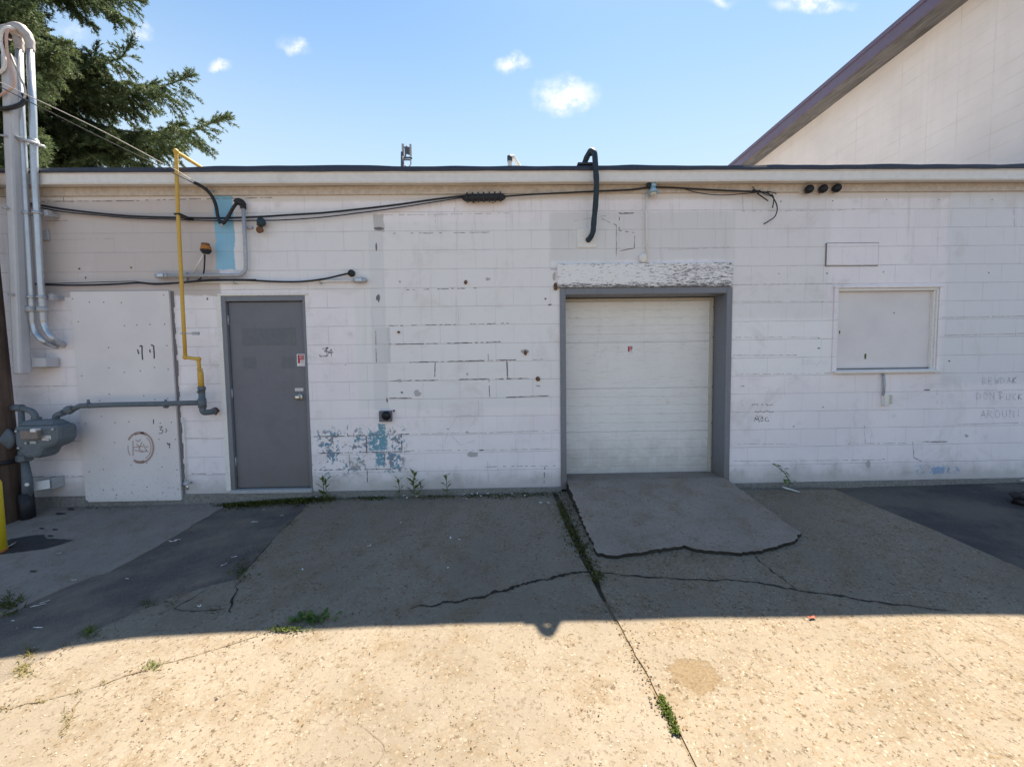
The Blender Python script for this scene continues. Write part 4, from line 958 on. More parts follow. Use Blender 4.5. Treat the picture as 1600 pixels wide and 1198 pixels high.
    mb = MB(); dy = .115; ww = b.x-a.x
    mb.hexa([(a.x, -.26, a.z), (b.x, -.26, a.z), (b.x, -.26+dy, a.z), (a.x, -.26+dy, a.z), (tp.x+.02, -.26, tp.z+.35), (tp.x+.02+ww, -.26, tp.z+.35), (tp.x+.02+ww, -.26+dy, tp.z+.35), (tp.x+.02, -.26+dy, tp.z+.35)])
    mb.build('post', M['mast'], root, .022)
    a, b = W(44, 573.5, .10), W(79, 559, .10); mb = MB(); mb.box(a.x-.02, b.x, -.15, -.02, a.z, b.z); br = mb.build('bracket', M['mast'], root, .004)
    a, b = W(78, 573.5, .0), W(91.5, 559, .0); mb = MB(); mb.box(a.x-.01, b.x, -.016, -.001, a.z, b.z); mb.build('wall_plate', M['galv_dull'], br, .003)
    c = W(81, 566, .016); MB().lathe((c.x+.02, -.016, c.z), (0, -1, 0), [(0, .012), (.01, .012), (.011, .004)], 6).build('bolt', M['galv'], br)
    for py, x0 in ((212, 2), (325, 5), (460, 14)):
        c = W(x0, py, .27); mb = MB(); mb.cyl((c.x-.0, -.275, c.z), (c.x+.05, -.275, c.z-.005), .010, 8); mb.build('bolt', M['galv_dull'], root)
    heads = []
    for i, (pts, el, lab) in enumerate((
        ([(30, 74), (33, 180), (38, 270), (42, 340), (48, 440), (51, 500)], [(52, 507), (57, 521), (70, 534), (88, 541)], 'left of two galvanised conduits rising past the eaves'),
        ([(47, 74), (51.5, 180), (54, 270), (58.5, 340), (63.5, 440), (68, 500)], [(69, 506), (74, 517), (84, 530), (99, 539)], 'right hand of two galvanised conduits, with the bigger hood'))):
        root = thing('service_conduit', lab, 'conduit', W(el[-1][0], el[-1][1], .1), 'conduits with weather hoods')
        run = P(pts, .16); e = P(el[:-1], .155) + [W(el[-1][0], el[-1][1], .0)]
        MB().tube(run[:-1]+smooth_path([run[-1]]+e, 5), .029, 14).build('pipe_run', M['galv'], root)
        t = run[0]; k = .95 if i else .75
        hp = [t+Vector((0, 0, -.03)), t+Vector((0, 0, .05)), t+Vector((-.02, -.01, .05+.07*k)), t+Vector((-.08*k, -.02, .055+.11*k)), t+Vector((-.15*k, -.03, .045+.07*k))]
        MB().tube(smooth_path(hp, 5), [.034]*5+[.040]*4+[.047]*4+[.054]*4+[.058]*3+[.056], 14, caps=True).build('weather_hood', M['hood'], root)
        q = hp[-1]; MB().blob(q+Vector((-.010, -.010, -.014)), .044, .046, .044).build('hood_mouth', M['black'], root); heads.append(q)
        c = W(48.5 if i == 0 else 66.5, 483.5, .16); MB().cyl(c+Vector((0, 0, -.028)), c+Vector((0, 0, .028)), .043, 14).build('coupling', M['galv_dull'], root)
        for py, px in ((221, (36, 53)[i]), (333, (41.5, 58)[i]), (464, (49, 65)[i])):
            c = W(px, py, .16); MB().cyl(c+Vector((0, 0, -.012)), c+Vector((0, 0, .012)), .040, 14).build('clamp', M['galv'], root)
    for py0, py1, x0, x1 in ((330, 333, 31, 74), (461, 464, 35, 82)):
        a, b = W(x0, py0, .12), W(x1, py1, .12); mb = MB(); mb.box(a.x, b.x, -.125, -.085, b.z-.018, b.z+.018); mb.box(b.x-.05, b.x-.0, -.085, -.001, b.z-.016, b.z+.016); mb.box(b.x-.03, b.x+.012, -.13, -.08, b.z-.03, b.z+.03)
        tag(mb.build('strut_bracket', M['galv_dull'], bevel=.003), 'steel strut bracket under the conduits, ' + ('level with the upper wall cables' if py0 < 400 else 'just below the lower wall cables'), 'bracket', 'strut brackets behind the conduits')
    mb = MB(); a, b = W(24, 214, .22), W(62, 226, .2); mb.tube([a, b], .014, 8); mb.tube([a+Vector((0, .05, 0)), b+Vector((0, .05, 0))], .012, 8)
    tag(mb.build('pipe_tie', M['galv']), 'slanting metal tie joining both conduits to the mast above the roof', 'bracket')
    # service cables at the hoods
    for lab, m, r, pts in (('white cable drooping from the left conduit hood', 'whitewire', .014, [(26, 47, .2), (16, 43, .25), (5, 47, .28), (1, 62, .28), (5, 82, .28), (8, 98, .28), (4, 110, .28), (-8, 116, .28)]),
                           ('pinkish cable looping down from the hoods to the mast strap', 'pinkwire', .011, [(26, 50, .2), (15, 46, .25), (10, 54, .28), (11, 80, .28), (15, 100, .28), (21, 120, .28), (21, 134, .28), (13, 142, .28), (-6, 152, .28)]),
                           ('thin grey cable slanting between the mast and the conduits', 'wire_light', .009, [(16, 84, .24), (24, 104, .24), (33, 124, .23), (39, 140, .22), (38, 152, .22), (28, 161, .24), (16, 165, .28)])):
        cable('service_cable', lab, 'cable', pts, r, M[m])
    cable('mast_cable_tie', 'thick black cable band wrapped round the mast top', 'cable band', [(-12, 168, .28), (4, 170, .29), (20, 168, .28), (33, 163, .24), (39, 154, .2), (37, 148, .18)], .020, M['black'])
    # overhead drop
    cable('overhead_wire', 'upper pale overhead wire slanting down to the wall hook', 'wire', [(-80, 91, .62), (0, 129, .55), (150, 200, .40), (250, 253, .27), (272, 264, .24), (305, 285, .2)], .0042, M['wire_light'], group='overhead service wires')
    cable('overhead_wire', 'lower dark overhead wire slanting down to the wall hook', 'wire', [(-80, 97, .60), (0, 136, .53), (125, 199, .42), (225, 248, .28), (272, 271, .23), (308, 289, .2)], .0048, M['black'], group='overhead service wires')
    root = thing('wire_hook', 'small dark hook holding the overhead wires at the blue patch', 'hook', W(332, 301, .0))
    mb = MB(); c = W(333, 301); mb.tube(round_path([(c.x+.02, .0, c.z), (c.x+.02, -.05, c.z), (c.x-.01, -.08, c.z-.01), (c.x-.02, -.06, c.z+.03)], .02), .009, 8); mb.build('hook', M['galv_dull'], root)
    MB().lathe((c.x+.02, 0, c.z), (0, -1, 0), [(-.002, .03), (.008, .03), (.012, .02)], 12).build('base_plate', M['galv_dull'], root)
    cable('drop_cable', 'thick black cable looping over the blue patch into a conduit hood', 'cable', [(303, 285, .2), (318, 293, .14), (330, 305, .10), (337, 320, .09), (340, 336, .08), (344, 348, .075), (350, 348, .075), (357, 338, .07), (365, 324, .07), (371, 317, .06), (377, 316, .05)], .0165, M['black'], k=9, n=8)
    c = W(346.5, 352, .08); MB().blob(c, .014, .014, .022).build('tape_end', M['galv_dull'], bpy.data.objects['drop_cable'])
    # small conduit from the hood to the elbow box
    root = thing('branch_conduit', 'grey bent conduit from a black hood down and left past the yellow pipe', 'conduit', W(250, 431, .05))
    MB().tube(round_path(P([(380.5, 326), (384, 400), (384.5, 430), (262, 431)], .05), .16, 8), .019, 12).build('pipe_run', M['galv_dull'], root)
    c = W(380, 326, .05); MB().tube(smooth_path([c, c+Vector((0, 0, .03)), c+Vector((-.01, -.01, .055)), c+Vector((-.035, -.02, .07)), c+Vector((-.06, -.02, .05))], 4), [.028]*5+[.036]*6+[.03]*6, 12).build('weather_hood', M['black'], root)
    def lb(px0, px1, py, o, par, m='galv_dull', flip=False):
        a, b = W(px0, py, o), W(px1, py, o); mb = MB(); n = 14; prof = []
        for k in range(n+1):
            t = k/n; r = .030*math.sin(math.pi*min(1, .12+t*.88))**.5 if t < .5 else .030*(1-.25*(t-.5)*2)
            prof.append((t*(b.x-a.x), max(r, .006)))
        if flip: prof = [((b.x-a.x)-d, r) for d, r in reversed(prof)]
        mb.lathe((a.x, a.y, a.z), (1, 0, 0), prof, 12); o1 = mb.build('elbow_box', M[m], par)
        q = MB(); dx = (b.x-a.x); s0, s1 = (.3, .78) if not flip else (.22, .7); q.box(a.x+dx*s0, a.x+dx*s1, a.y-.036, a.y-.024, a.z-.018, a.z+.018); q.build('cover', M['galv'], par, .004)
    lb(243, 263, 431, .05, root)
    for px, py in ((385, 354), (287, 431)):
        c = W(px, py, .05); mb = MB()
        if py < 400: mb.box(c.x-.045, c.x+.045, -.03, -.001, c.z-.012, c.z+.012)
        else: mb.box(c.x-.012, c.x+.012, -.03, -.001, c.z-.045, c.z+.045)
        mb.build('pipe_clip', M['galv_dull'], root, .003)
    # pale conduit over the door
    root = thing('door_conduit', 'thin pale conduit above the grey door ending in an elbow box', 'conduit', W(555, 438, .03))
    MB().tube(P([(296, 441), (400, 440.5), (480, 439.5), (556, 438.5)], .03), .011, 10).build('pipe_run', M['whitepaint'], root)
    lb(552, 573, 438, .035, root, flip=True)
    for px in (366, 500): c = W(px, 440, .03); mb = MB(); mb.box(c.x-.008, c.x+.008, -.045, -.001, c.z-.022, c.z+.022); mb.build('pipe_clip', M['galv_dull'], root)
    # cables along the wall
    cable('wall_cable', 'thick upper black cable sagging from the conduits to the splice box', 'cable', [(30, 316), (64, 321), (100, 327), (160, 334), (210, 338), (275, 340), (340, 341), (400, 339), (450, 336), (500, 333), (560, 327), (620, 320), (680, 311.5), (725, 306)], .0105, M['black'], .045, 'black cables along the upper wall')
    cable('wall_cable', 'thinner black cable sagging just under the thick upper one', 'cable', [(30, 319), (64, 325), (100, 331), (160, 337), (210, 341), (275, 343), (340, 345), (400, 344.5), (440, 344), (500, 340), (560, 333), (620, 325), (680, 315.5), (728, 308)], .006, M['black'], .04, 'black cables along the upper wall')
    root = thing('splice_box', 'black cable splice box on two small tabs high on the wall', 'splice box', W(756, 315, .05))
    a, b = W(722, 309.5, .06), W(790, 308, .06); mb = MB(); mb.tube([a, a+Vector((.03, 0, 0)), a+Vector((.035, 0, 0)), b-Vector((.035, 0, 0)), b-Vector((.03, 0, 0)), b], [.015, .034, .038, .038, .034, .015], 12); mb.build('case', M['black'], root)
    mb = MB()
    for k in range(7): c = a.lerp(b, .12+.76*k/6); mb.box(c.x-.008, c.x+.008, c.y-.042, c.y+.03, c.z-.04, c.z+.044)
    mb.build('clasp_row', M['black'], root, .004)
    for px in (741, 770):
        c = W(px, 316, .01); mb = MB(); mb.box(c.x-.019, c.x+.019, -.012, -.001, c.z-.025, c.z+.03); t = mb.build('mounting_tab', M['whitepaint'], root, .003)
        MB().lathe((c.x, -.012, c.z-.006), (0, -1, 0), [(0, .007), (.003, .006), (.004, .001)], 8).build('screw', M['rust'], t)
    cable('wall_cable', 'black cable running from the splice box to the frayed end by the three vents', 'cable', [(788, 307), (830, 304), (870, 302), (930, 299), (985, 296.5), (1015, 293), (1045, 293), (1090, 295.5), (1140, 298), (1178, 299.5), (1196, 300.5)], .009, M['black'], .045, 'black cables along the upper wall')
    cable('wall_cable', 'slack thin cable hanging under the straight one near the frayed end', 'cable', [(1070, 295), (1085, 300), (1105, 303.5), (1130, 305), (1155, 303.5), (1180, 301)], .0045, M['black'], .05, 'black cables along the upper wall')
    root = thing('frayed_cable_end', 'tangle of cut black cable ends with a long curled tail', 'cable', W(1205, 330, .04))
    for r, pts in ((.006, [(1190, 300, .05), (1203, 304, .06), (1211, 314, .06), (1214.5, 326, .06), (1211, 338, .05), (1202, 345, .04), (1193.5, 350, .01)]), (.008, [(1176, 297, .05), (1190, 300, .06), (1201, 301, .05)]), (.006, [(1183, 302, .05), (1190, 307, .06), (1200, 314, .07)]), (.006, [(1206, 303, .05), (1209, 312, .06), (1207, 325, .06)]), (.004, [(1176, 292, .03), (1180, 297, .05), (1186, 303, .05)]), (.005, [(1198, 299, .05), (1208, 301, .06), (1213, 303, .05)]), (.005, [(1186, 297, .05), (1196, 304, .07), (1209, 307, .05)])):
        MB().tube(smooth_path(P(pts), 6), r, 7).build('cable_strand', M['black'], root)
    cable('wall_cable', 'thick lower black cable passing behind the yellow pipe above the grey door', 'cable', [(40, 443), (75, 445), (130, 445.5), (180, 444), (215, 442), (245, 444), (285, 441.5), (330, 438), (380, 437.5), (430, 440), (470, 440), (505, 436), (530, 430.5), (545, 427)], .010, M['black'], .05, 'black cables along the lower run')
    cable('wall_cable', 'thin lower cable lying over the thick one at the left', 'cable', [(40, 442), (75, 443), (130, 441.5), (185, 440), (208, 439.5), (222, 441), (245, 442.5), (285, 440.5), (330, 436.5), (400, 436.5)], .004, M['black'], .055, 'black cables along the lower run')
    c = W(547.5, 426, .05); mb = MB(); mb.lathe((c.x, -.001, c.z), (0, -1, 0), [(0, .036), (.03, .036), (.045, .030), (.05, .012)], 16); tag(mb.build('cable_gland', M['black']), 'round black cable entry at the right end of the lower cable', 'cable entry')
    # orange lamp
    root = thing('orange_wall_lamp', 'small rusty orange wall lamp on a slanting white rod', 'lamp', W(321, 397, .08))
    c = W(321.5, 388, .10); MB().blob((c.x, c.y, c.z), .048, .05, .046, 0, 14, 8, .12, 4).build('lamp_lens', M['rustorange'], root)
    MB().tube([c+Vector((0, 0, -.055)), c+Vector((0, 0, -.03)), c+Vector((0, 0, -.015))], [.030, .050, .052], 8, flat=True).build('lamp_base', M['black'], root)
    MB().tube([c+Vector((0, 0, .03)), c+Vector((0, 0, .05)), c+Vector((0, 0, .052))], [.04, .036, .012], 8, flat=True).build('lamp_cap', M['rust'], root)
    MB().tube(P([(318, 398, .09), (302, 426, .03)]), .008, 8).build('rod', M['whitepaint'], root)
    MB().tube(smooth_path(P([(320, 398, .09), (319.5, 412, .07), (318, 427, .05), (311, 437, .05), (298, 440, .05)]), 6), .0075, 8).build('cable_tail', M['black'], root)
    # twin security light
    root = thing('twin_flood_light', 'small twin flood light with a dark green head over a rusty red one', 'lamp', W(405, 355, .06))
    c = W(406.5, 347, .09); mb = MB(); mb.lathe(c+Vector((0, .05, 0)), (0.15, -1, .1), [(0, .018), (.01, .036), (.05, .044), (.06, .040), (.061, .01)], 16); mb.build('lamp_head', M['teal'], root)
    c = W(404, 357, .09); mb = MB(); mb.lathe(c+Vector((.01, .05, .0)), (-.2, -1, -.3), [(0, .016), (.015, .028), (.05, .034), (.055, .028), (.056, .01)], 14); mb.build('lamp_head', M['rust'], root)
    c = W(408, 353, .0); mb = MB(); mb.cyl((c.x, 0, c.z), (c.x, -.05, c.z), .02, 12); mb.build('bracket', M['rust'], root)
    # grey plate by the conduits
    a, b = W(64.5, 376.5), W(78.5, 360.5); mb = MB(); mb.box(a.x, b.x, -.03, -.001, a.z, b.z); o1 = tag(mb.build('switch_box', M['galv_dull'], bevel=.004), 'small square grey metal box just right of the conduits', 'box')
    # hooks and clips on bare wall
    c = W(297.5, 345); mb = MB(); mb.box(c.x-.03, c.x+.03, -.02, -.001, c.z-.012, c.z+.012); tag(mb.build('cable_clip', M['galv_dull'], bevel=.003), 'flat grey cable clip on the tan patch under the upper cables', 'clip')
    # insulated line over the eaves
    root = thing('insulated_pipe', 'dark insulated pipe hooking over the roof edge down into a white plate', 'pipe', W(922, 375, .05))
    rp = [W(908, 266, .02), W(913, 256, .04), W(917, 246, .07), W(923, 236, .11), W(928.5, 239, .16), W(930, 252, .19), W(931, 268, .2), W(932, 290, .19), W(930.5, 320, .15), W(928, 345, .11), W(926.5, 362, .09), W(922.5, 371, .06), W(919, 375, .01)]
    pp = smooth_path(rp, 6); MB().tube(pp, [.029+.004*noise.noise(Vector((i*.3, 0, 0))) for i in range(len(pp))], 12).build('lagging', M['teal'], root)
    a, b = W(921, 239, .1), W(926, 233, .1); mb = MB()
    mb.tri(W(916, 246, .07), W(930, 242, .14), W(922.5, 230, .1)); mb.tri(W(916, 246, .09), W(922.5, 230, .11), W(930, 243, .10)); mb.tri(W(925, 241, .12), W(931.5, 242, .1), W(931, 237, .12)); mb.build('torn_wrap', M['teal'], root)
    a, b = W(901.5, 387), W(931.5, 358.5); mb = MB(); mb.box(a.x, b.x, -.012, -.001, a.z, b.z); mb.build('wall_plate', M['whitepaint'], root, .003)
    a, b = W(902, 262, .1), W(926, 258, .1); mb = MB(); mb.box(a.x, b.x+.03, -.13, -.02, b.z-.002, b.z+.018); mb.build('edge_saddle', M['membrane'], root, .006)
    # pale blue lamp under the eaves with its drop pipe
    root = thing('eaves_lamp', 'small pale blue lamp hanging below the fascia above the roller door', 'lamp', W(1018, 296, .05))
    c = W(1018, 287, .05); mb = MB(); mb.box(c.x-.015, c.x+.035, -.10, -.03, c.z-.045, c.z+.03); mb.build('lamp_body', M['lightblue'], root, .008)
    mb = MB(); mb.blob((c.x-.03, -.06, c.z-.01), .028, .03, .035); mb.build('photo_cell', M['teal'], root)
    mb = MB(); mb.tube([(c.x+.010, -.07, c.z-.045), (c.x+.010, -.07, c.z-.06), (c.x+.010, -.075, c.z-.11)], [.022, .03, .056], 14); mb.build('lamp_shade', M['lightblue'], root)
    mb = MB(); mb.blob((c.x+.010, -.075, c.z-.112), .036, .036, .022); mb.build('lamp_lens', M['glass'], root)
    root = thing('drop_conduit', 'slim white conduit dropping from the eaves lamp to the peeling lintel', 'conduit', W(1009, 410, .03))
    MB().tube(P([(1011, 303), (1010, 340), (1011, 411)], .03), .010, 10).build('pipe_run', M['whitepaint'], root)
    c = W(1004, 404, .0); MB().lathe((c.x, 0, c.z), (0, -1, 0), [(-.002, .048), (.03, .048), (.034, .044), (.036, .02)], 20).build('junction_box', M['whitepaint'], root)
    # three vent caps
    for px, py, lab in ((1257.5, 299.5, 'left of three black vent caps under the fascia'), (1279, 299, 'middle one of three black vent caps under the fascia'), (1300, 298, 'right of three black vent caps under the fascia')):
        root = thing('vent_cap', lab, 'vent cap', W(px, py, .03), 'three black vent caps')
        c = W(px+3, py-1); mb = MB(); mb.lathe((c.x, .0, c.z), (-.32, -1, -.10), [(0, .030), (.05, .034), (.052, .042), (.085, .042), (.088, .036), (.07, .030), (.068, .002)], 16); mb.build('tube', M['black'], root)
        a = W(px-9, py+1); MB().box(a.x, a.x+.03, -.012, -.001, a.z-.016, a.z+.016).build('flange', M['whitepaint'], root)
        MB().lathe((a.x+.015, -.012, a.z), (0, -1, 0), [(0, .006), (.003, .005), (.004, .001)], 8).build('screw', M['rust'], root)
    # box and pipe below the window
    root = thing('outlet_box', 'small white conduit and box stub under the boarded window', 'outlet box', W(1382, 633, .03))
    MB().tube(P([(1380.5, 584), (1381.5, 600), (1380.5, 618)], .025), .013, 10).build('pipe_run', M['galv_dull'], root)
    a, b = W(1376, 633, .0), W(1383.5, 614, .0); MB().box(a.x, b.x, -.05, -.001, a.z, b.z).build('box', M['whitepaint'], root, .005)
    a, b = W(1383, 631, .0), W(1392, 617, .0); MB().box(a.x+.001, b.x, -.02, -.001, a.z, b.z).build('cover_plate', M['pale_beige'], root, .003)
    # square dark vent left of the centre of the wall
    root = thing('wall_vent', 'square dark vent box with a round socket above the flaking blue paint', 'vent', W(603, 658, .04))
    a, b = W(594.5, 658, .0), W(613, 641, .0); mb = MB(); mb.box(a.x, b.x, -.055, -.001, a.z, b.z); mb.build('case', worn('dirty_grey_case', (.14, .14, .17), .6), root, .006)
    c = W(604, 649, .05); MB().lathe((c.x, -.056, c.z), (0, -1, 0), [(0, .05), (.012, .05), (.014, .042), (.004, .036), (.002, .002)], 18).build('socket', M['black'], root)
    for dx, dz in ((-.068, .035), (.07, .045)): MB().blob((c.x+dx, -.012, c.z+dz), .010, .012, .012).build('bolt', M['rust'], root)
    mb = MB(); mb.cyl((b.x-.02, -.058, a.z+.02), (b.x-.02, -.058, b.z-.01), .005, 6); mb.build('hinge_pin', M['galv_dull'], root)
    # white tag box on the gas riser
    root = thing('utility_box', 'small grey box with a white face beside the gas riser', 'box', W(68, 766, .12))
    a, b = W(62, 766, .12), W(82, 747, .12); mb = MB(); mb.hexa([(a.x, -.15, a.z), (b.x, -.12, a.z+.012), (b.x, -.001, a.z+.012), (a.x, -.001, a.z), (a.x, -.15, b.z-.02), (b.x, -.12, b.z), (b.x, -.001, b.z), (a.x, -.001, b.z-.02)]); mb.build('case', M['galv_dull'], root, .006)
    a, b = W(54, 766, .16), W(77, 749, .16); mb = MB(); mb.hexa([(a.x, -.20, a.z), (b.x, -.165, a.z+.02), (b.x, -.155, a.z+.02), (a.x, -.19, a.z), (a.x, -.20, b.z-.018), (b.x, -.165, b.z), (b.x, -.155, b.z), (a.x, -.19, b.z-.018)]); mb.build('face_plate', M['paper'], root, .003)
    c = W(50, 758, .18); mb = MB(); mb.box(c.x-.012, c.x+.03, -.20, -.15, c.z-.02, c.z+.02); mb.build('clamp', M['rust'], root, .004)
    # hose bib with its thin pipe
    root = thing('hose_tap', 'small outside tap at the foot of a thin white pipe beside the panel', 'tap', W(294, 765, .04))
    MB().tube(P([(286, 652), (288.5, 700), (290.5, 752)], .02), .007, 8).build('pipe_run', M['whitepaint'], root)
    c = W(294, 757, .05); mb = MB(); mb.tube(round_path([(c.x, 0, c.z+.01), (c.x, -.06, c.z+.01), (c.x+.01, -.075, c.z-.05)], .02), .012, 10); mb.build('spout', M['brass'], root)
    mb = MB(); mb.lathe((c.x, -.055, c.z+.012), (0, -.8, .6), [(0, .006), (.02, .006), (.021, .028), (.028, .028), (.03, .01)], 12); mb.build('hand_wheel', M['galv_dull'], root)
build_wall_things()

# ------------------------------------------------------------------ beyond the building
def build_background():
    # roof pipe and cell tower
    root = thing('roof_pipe', 'small grey bent pipe poking above the roof edge mid roof', 'pipe', W(803, 262, -1.2))
    a, b, c = W(796.5, 270, -1.2), W(796.5, 246.5, -1.2), W(800, 245, -1.2)
    mb = MB(); mb.tube(round_path([a, b, W(801, 245, -1.25), W(814, 264, -2.0)], .05), .030, 10); mb.build('pipe_run', M['antenna'], root)
    MB().cyl(b+Vector((0, 0, -.05)), b+Vector((0, 0, .02)), .036, 10).build('collar', M['teal'], root)
    Y = -58
    base = W(637.5, 560, Y); base.z = zg(base.x, 58)
    root = thing('cell_tower', 'distant slim cell tower with pale antenna panels beyond the roof', 'tower', base)
    tip = W(637, 240, Y); k = 1/FPX*(DIST+58)
    MB().tube([base, Vector((base.x, 58, tip.z-3)), Vector((base.x, 58, tip.z+.2))], [.6, .3, .2], 10).build('pole', M['antenna_dark'], root)
    def bar(n, p, q, r, m): MB().tube([W(*p, Y), W(*q, Y)], r, 8).build(n, M[m], root)
    def panel(px0, py0, px1, py1, m='antenna'):
        a, b = W(px0, py1, Y), W(px1, py0, Y); MB().box(a.x, b.x, a.y-.12, a.y+.12, a.z, b.z).build('antenna_panel', M[m], root, .06)
    panel(628, 225, 631.3, 243); panel(640.3, 225.5, 643, 244); panel(634, 229, 637, 241, 'antenna_dark'); panel(637.5, 231, 640, 242, 'antenna_dark'); panel(629.3, 242, 632, 248, 'antenna_dark'); panel(641, 246, 644, 249, 'antenna_dark'); panel(629.4, 250, 631.4, 256); panel(641, 250, 642.8, 256)
    bar('cross_arm', (629, 247), (643, 246.5), .14, 'antenna_dark'); bar('cross_arm', (629.5, 230), (642, 231), .10, 'antenna_dark'); bar('cross_arm', (629.5, 256), (637, 262), .08, 'antenna'); bar('cross_arm', (642.5, 256), (638, 262), .08, 'antenna'); bar('cross_arm', (630, 250), (642, 250), .10, 'antenna_dark'); bar('aerial', (635.5, 227), (635.5, 232), .06, 'antenna_dark'); bar('cross_arm', (633, 232), (634, 247), .10, 'antenna_dark')

    # tall hall at the right, long wall running away beside the low roof
    c = 6.5; z0 = -.8
    d = ray(1514, 0); zw = HCAM + d.z*c/d.x; d = ray(1469, 0); ov = c - d.x*(zw-HCAM)/d.z; d = ray(1440, 0); zt = HCAM + d.z*(c-ov)/d.x
    root = thing('neighbour_hall', 'tall beige block hall with purple eaves trim at the right', 'building', Vector((c+6, 10, z0)))
    m, g, b = new_mat('beige_block')
    p = g.add('ShaderNodeNewGeometry').outputs['Position']; x, y, z = g.sep(p)
    br = g.add('ShaderNodeTexBrick'); br.offset = 0.0
    g.put(br.inputs['Vector'], g.comb(g.math('ADD', y, 20.05), g.math('ADD', z, 10.09), 0))
    for kk, v in (('Scale', 1), ('Mortar Size', .006), ('Mortar Smooth', .3), ('Bias', 0), ('Brick Width', .43), ('Row Height', .2)): br.inputs[kk].default_value = v
    n = g.noise(p, 1.4, 5); st = g.rng(g.noise(g.vmath('MULTIPLY', p, (1, 3, .25)), 2.5, 5, .65), .5, .8, 0, .35)
    cc = g.mix(g.rng(n, .3, .7), (.56, .525, .52), (.62, .585, .58)); cc = g.mix(st, cc, (.50, .46, .42))
    cc = g.mix(g.math('MULTIPLY', br.outputs['Fac'], g.rng(g.noise(p, 2, 4), .42, .68, .06, .55)), cc, (.42, .38, .35))
    g.put(b.inputs['Base Color'], cc); b.inputs['Roughness'].default_value = .8
    g.put(b.inputs['Normal'], g.bump(g.math('ADD', g.math('MULTIPLY', br.outputs['Fac'], -1), g.math('MULTIPLY', g.noise(p, 40, 4), .4)), .4, .006))
    ya, yb = .02, 26
    mb = MB(); mb.box(c, c+12, ya, yb, z0, zw-.002); mb.build('wall', m, root)
    mb = MB(); mb.box(c-ov+.03, c+.3, ya-.3, yb+.3, zw, zw+.03); mb.build('soffit', M['greywood'], root)
    mb = MB(); mb.box(c-ov, c-ov+.028, ya-.32, yb+.32, zw-.03, zt-.07); mb.hexa([(c-ov-.02, ya-.34, zt-.068), (c-ov+.05, ya-.34, zt-.068), (c-ov+.05, yb+.34, zt-.068), (c-ov-.02, yb+.34, zt-.068), (c-ov-.02, ya-.34, zt), (c-ov+.05, ya-.34, zt+.01), (c-ov+.05, yb+.34, zt+.01), (c-ov-.02, yb+.34, zt)]); mb.build('eaves_trim', M['purple'], root)
    mb = MB(); x0, x1 = c-ov+.06, c+12.4; xm = (x0+x1)/2
    mb.hexa([(x0, ya-.3, zw+.031), (x1, ya-.3, zw+.031), (x1, yb+.3, zw+.031), (x0, yb+.3, zw+.031), (x0, ya-.3, zt-.01), (x1, ya-.3, zt-.01), (x1, yb+.3, zt-.01), (x0, yb+.3, zt-.01)])
    mb.hexa([(x0, ya-.3, zt-.009), (x1, ya-.3, zt-.009), (x1, yb+.3, zt-.009), (x0, yb+.3, zt-.009), (xm-.02, ya-.3, zt+1.1), (xm+.02, ya-.3, zt+1.1), (xm+.02, yb+.3, zt+1.1), (xm-.02, yb+.3, zt+1.1)]); mb.build('roof', M['purple'], root)

    # timber pole at the far left
    e1 = W(24, 765, .3); cx = e1.x-.155
    root = thing('utility_pole', 'dark timber utility pole at the far left edge', 'pole', Vector((cx, -.3, zg(cx, -.3))))
    zb = zg(cx, -.3)-.3; mb = MB(); pts = [Vector((cx-.008*i, -.3, zb+i*.9)) for i in range(12)]; mb.tube(pts, [.158-.004*i for i in range(12)], 18); mb.build('shaft', M['woodpole'], root)
    c0 = W(12, 721, .3); MB().tube([(cx, -.3, c0.z-.02), (cx, -.3, c0.z+.02)], .163, 18).build('strap', M['black'], root)
    c0 = W(3, 433, .45); mb = MB(); mb.tube([(cx+.10, -.42, c0.z+.08), (cx+.16, -.43, c0.z+.02), (cx+.19, -.43, c0.z-.03)], [.02, .03, .02], 8); mb.build('cable_clamp', M['black'], root)
    # bollard
    bp = G(-11, 864); root = thing('bollard', 'yellow steel bollard cut by the left edge', 'bollard', bp)
    r = .085; zz = W(0, 745, -bp.y).z
    mb = MB(); mb.tube([bp+Vector((0, 0, -.1)), Vector((bp.x, bp.y, zz-.06)), Vector((bp.x, bp.y, zz-.02)), Vector((bp.x, bp.y, zz))], [r, r, r*.8, .01], 18); mb.build('post', M['bollard'], root)
    MB().tube([bp+Vector((0, 0, .0)), bp+Vector((0, 0, .03))], r+.004, 18).build('rusty_foot', M['rustorange'], root)
build_background()

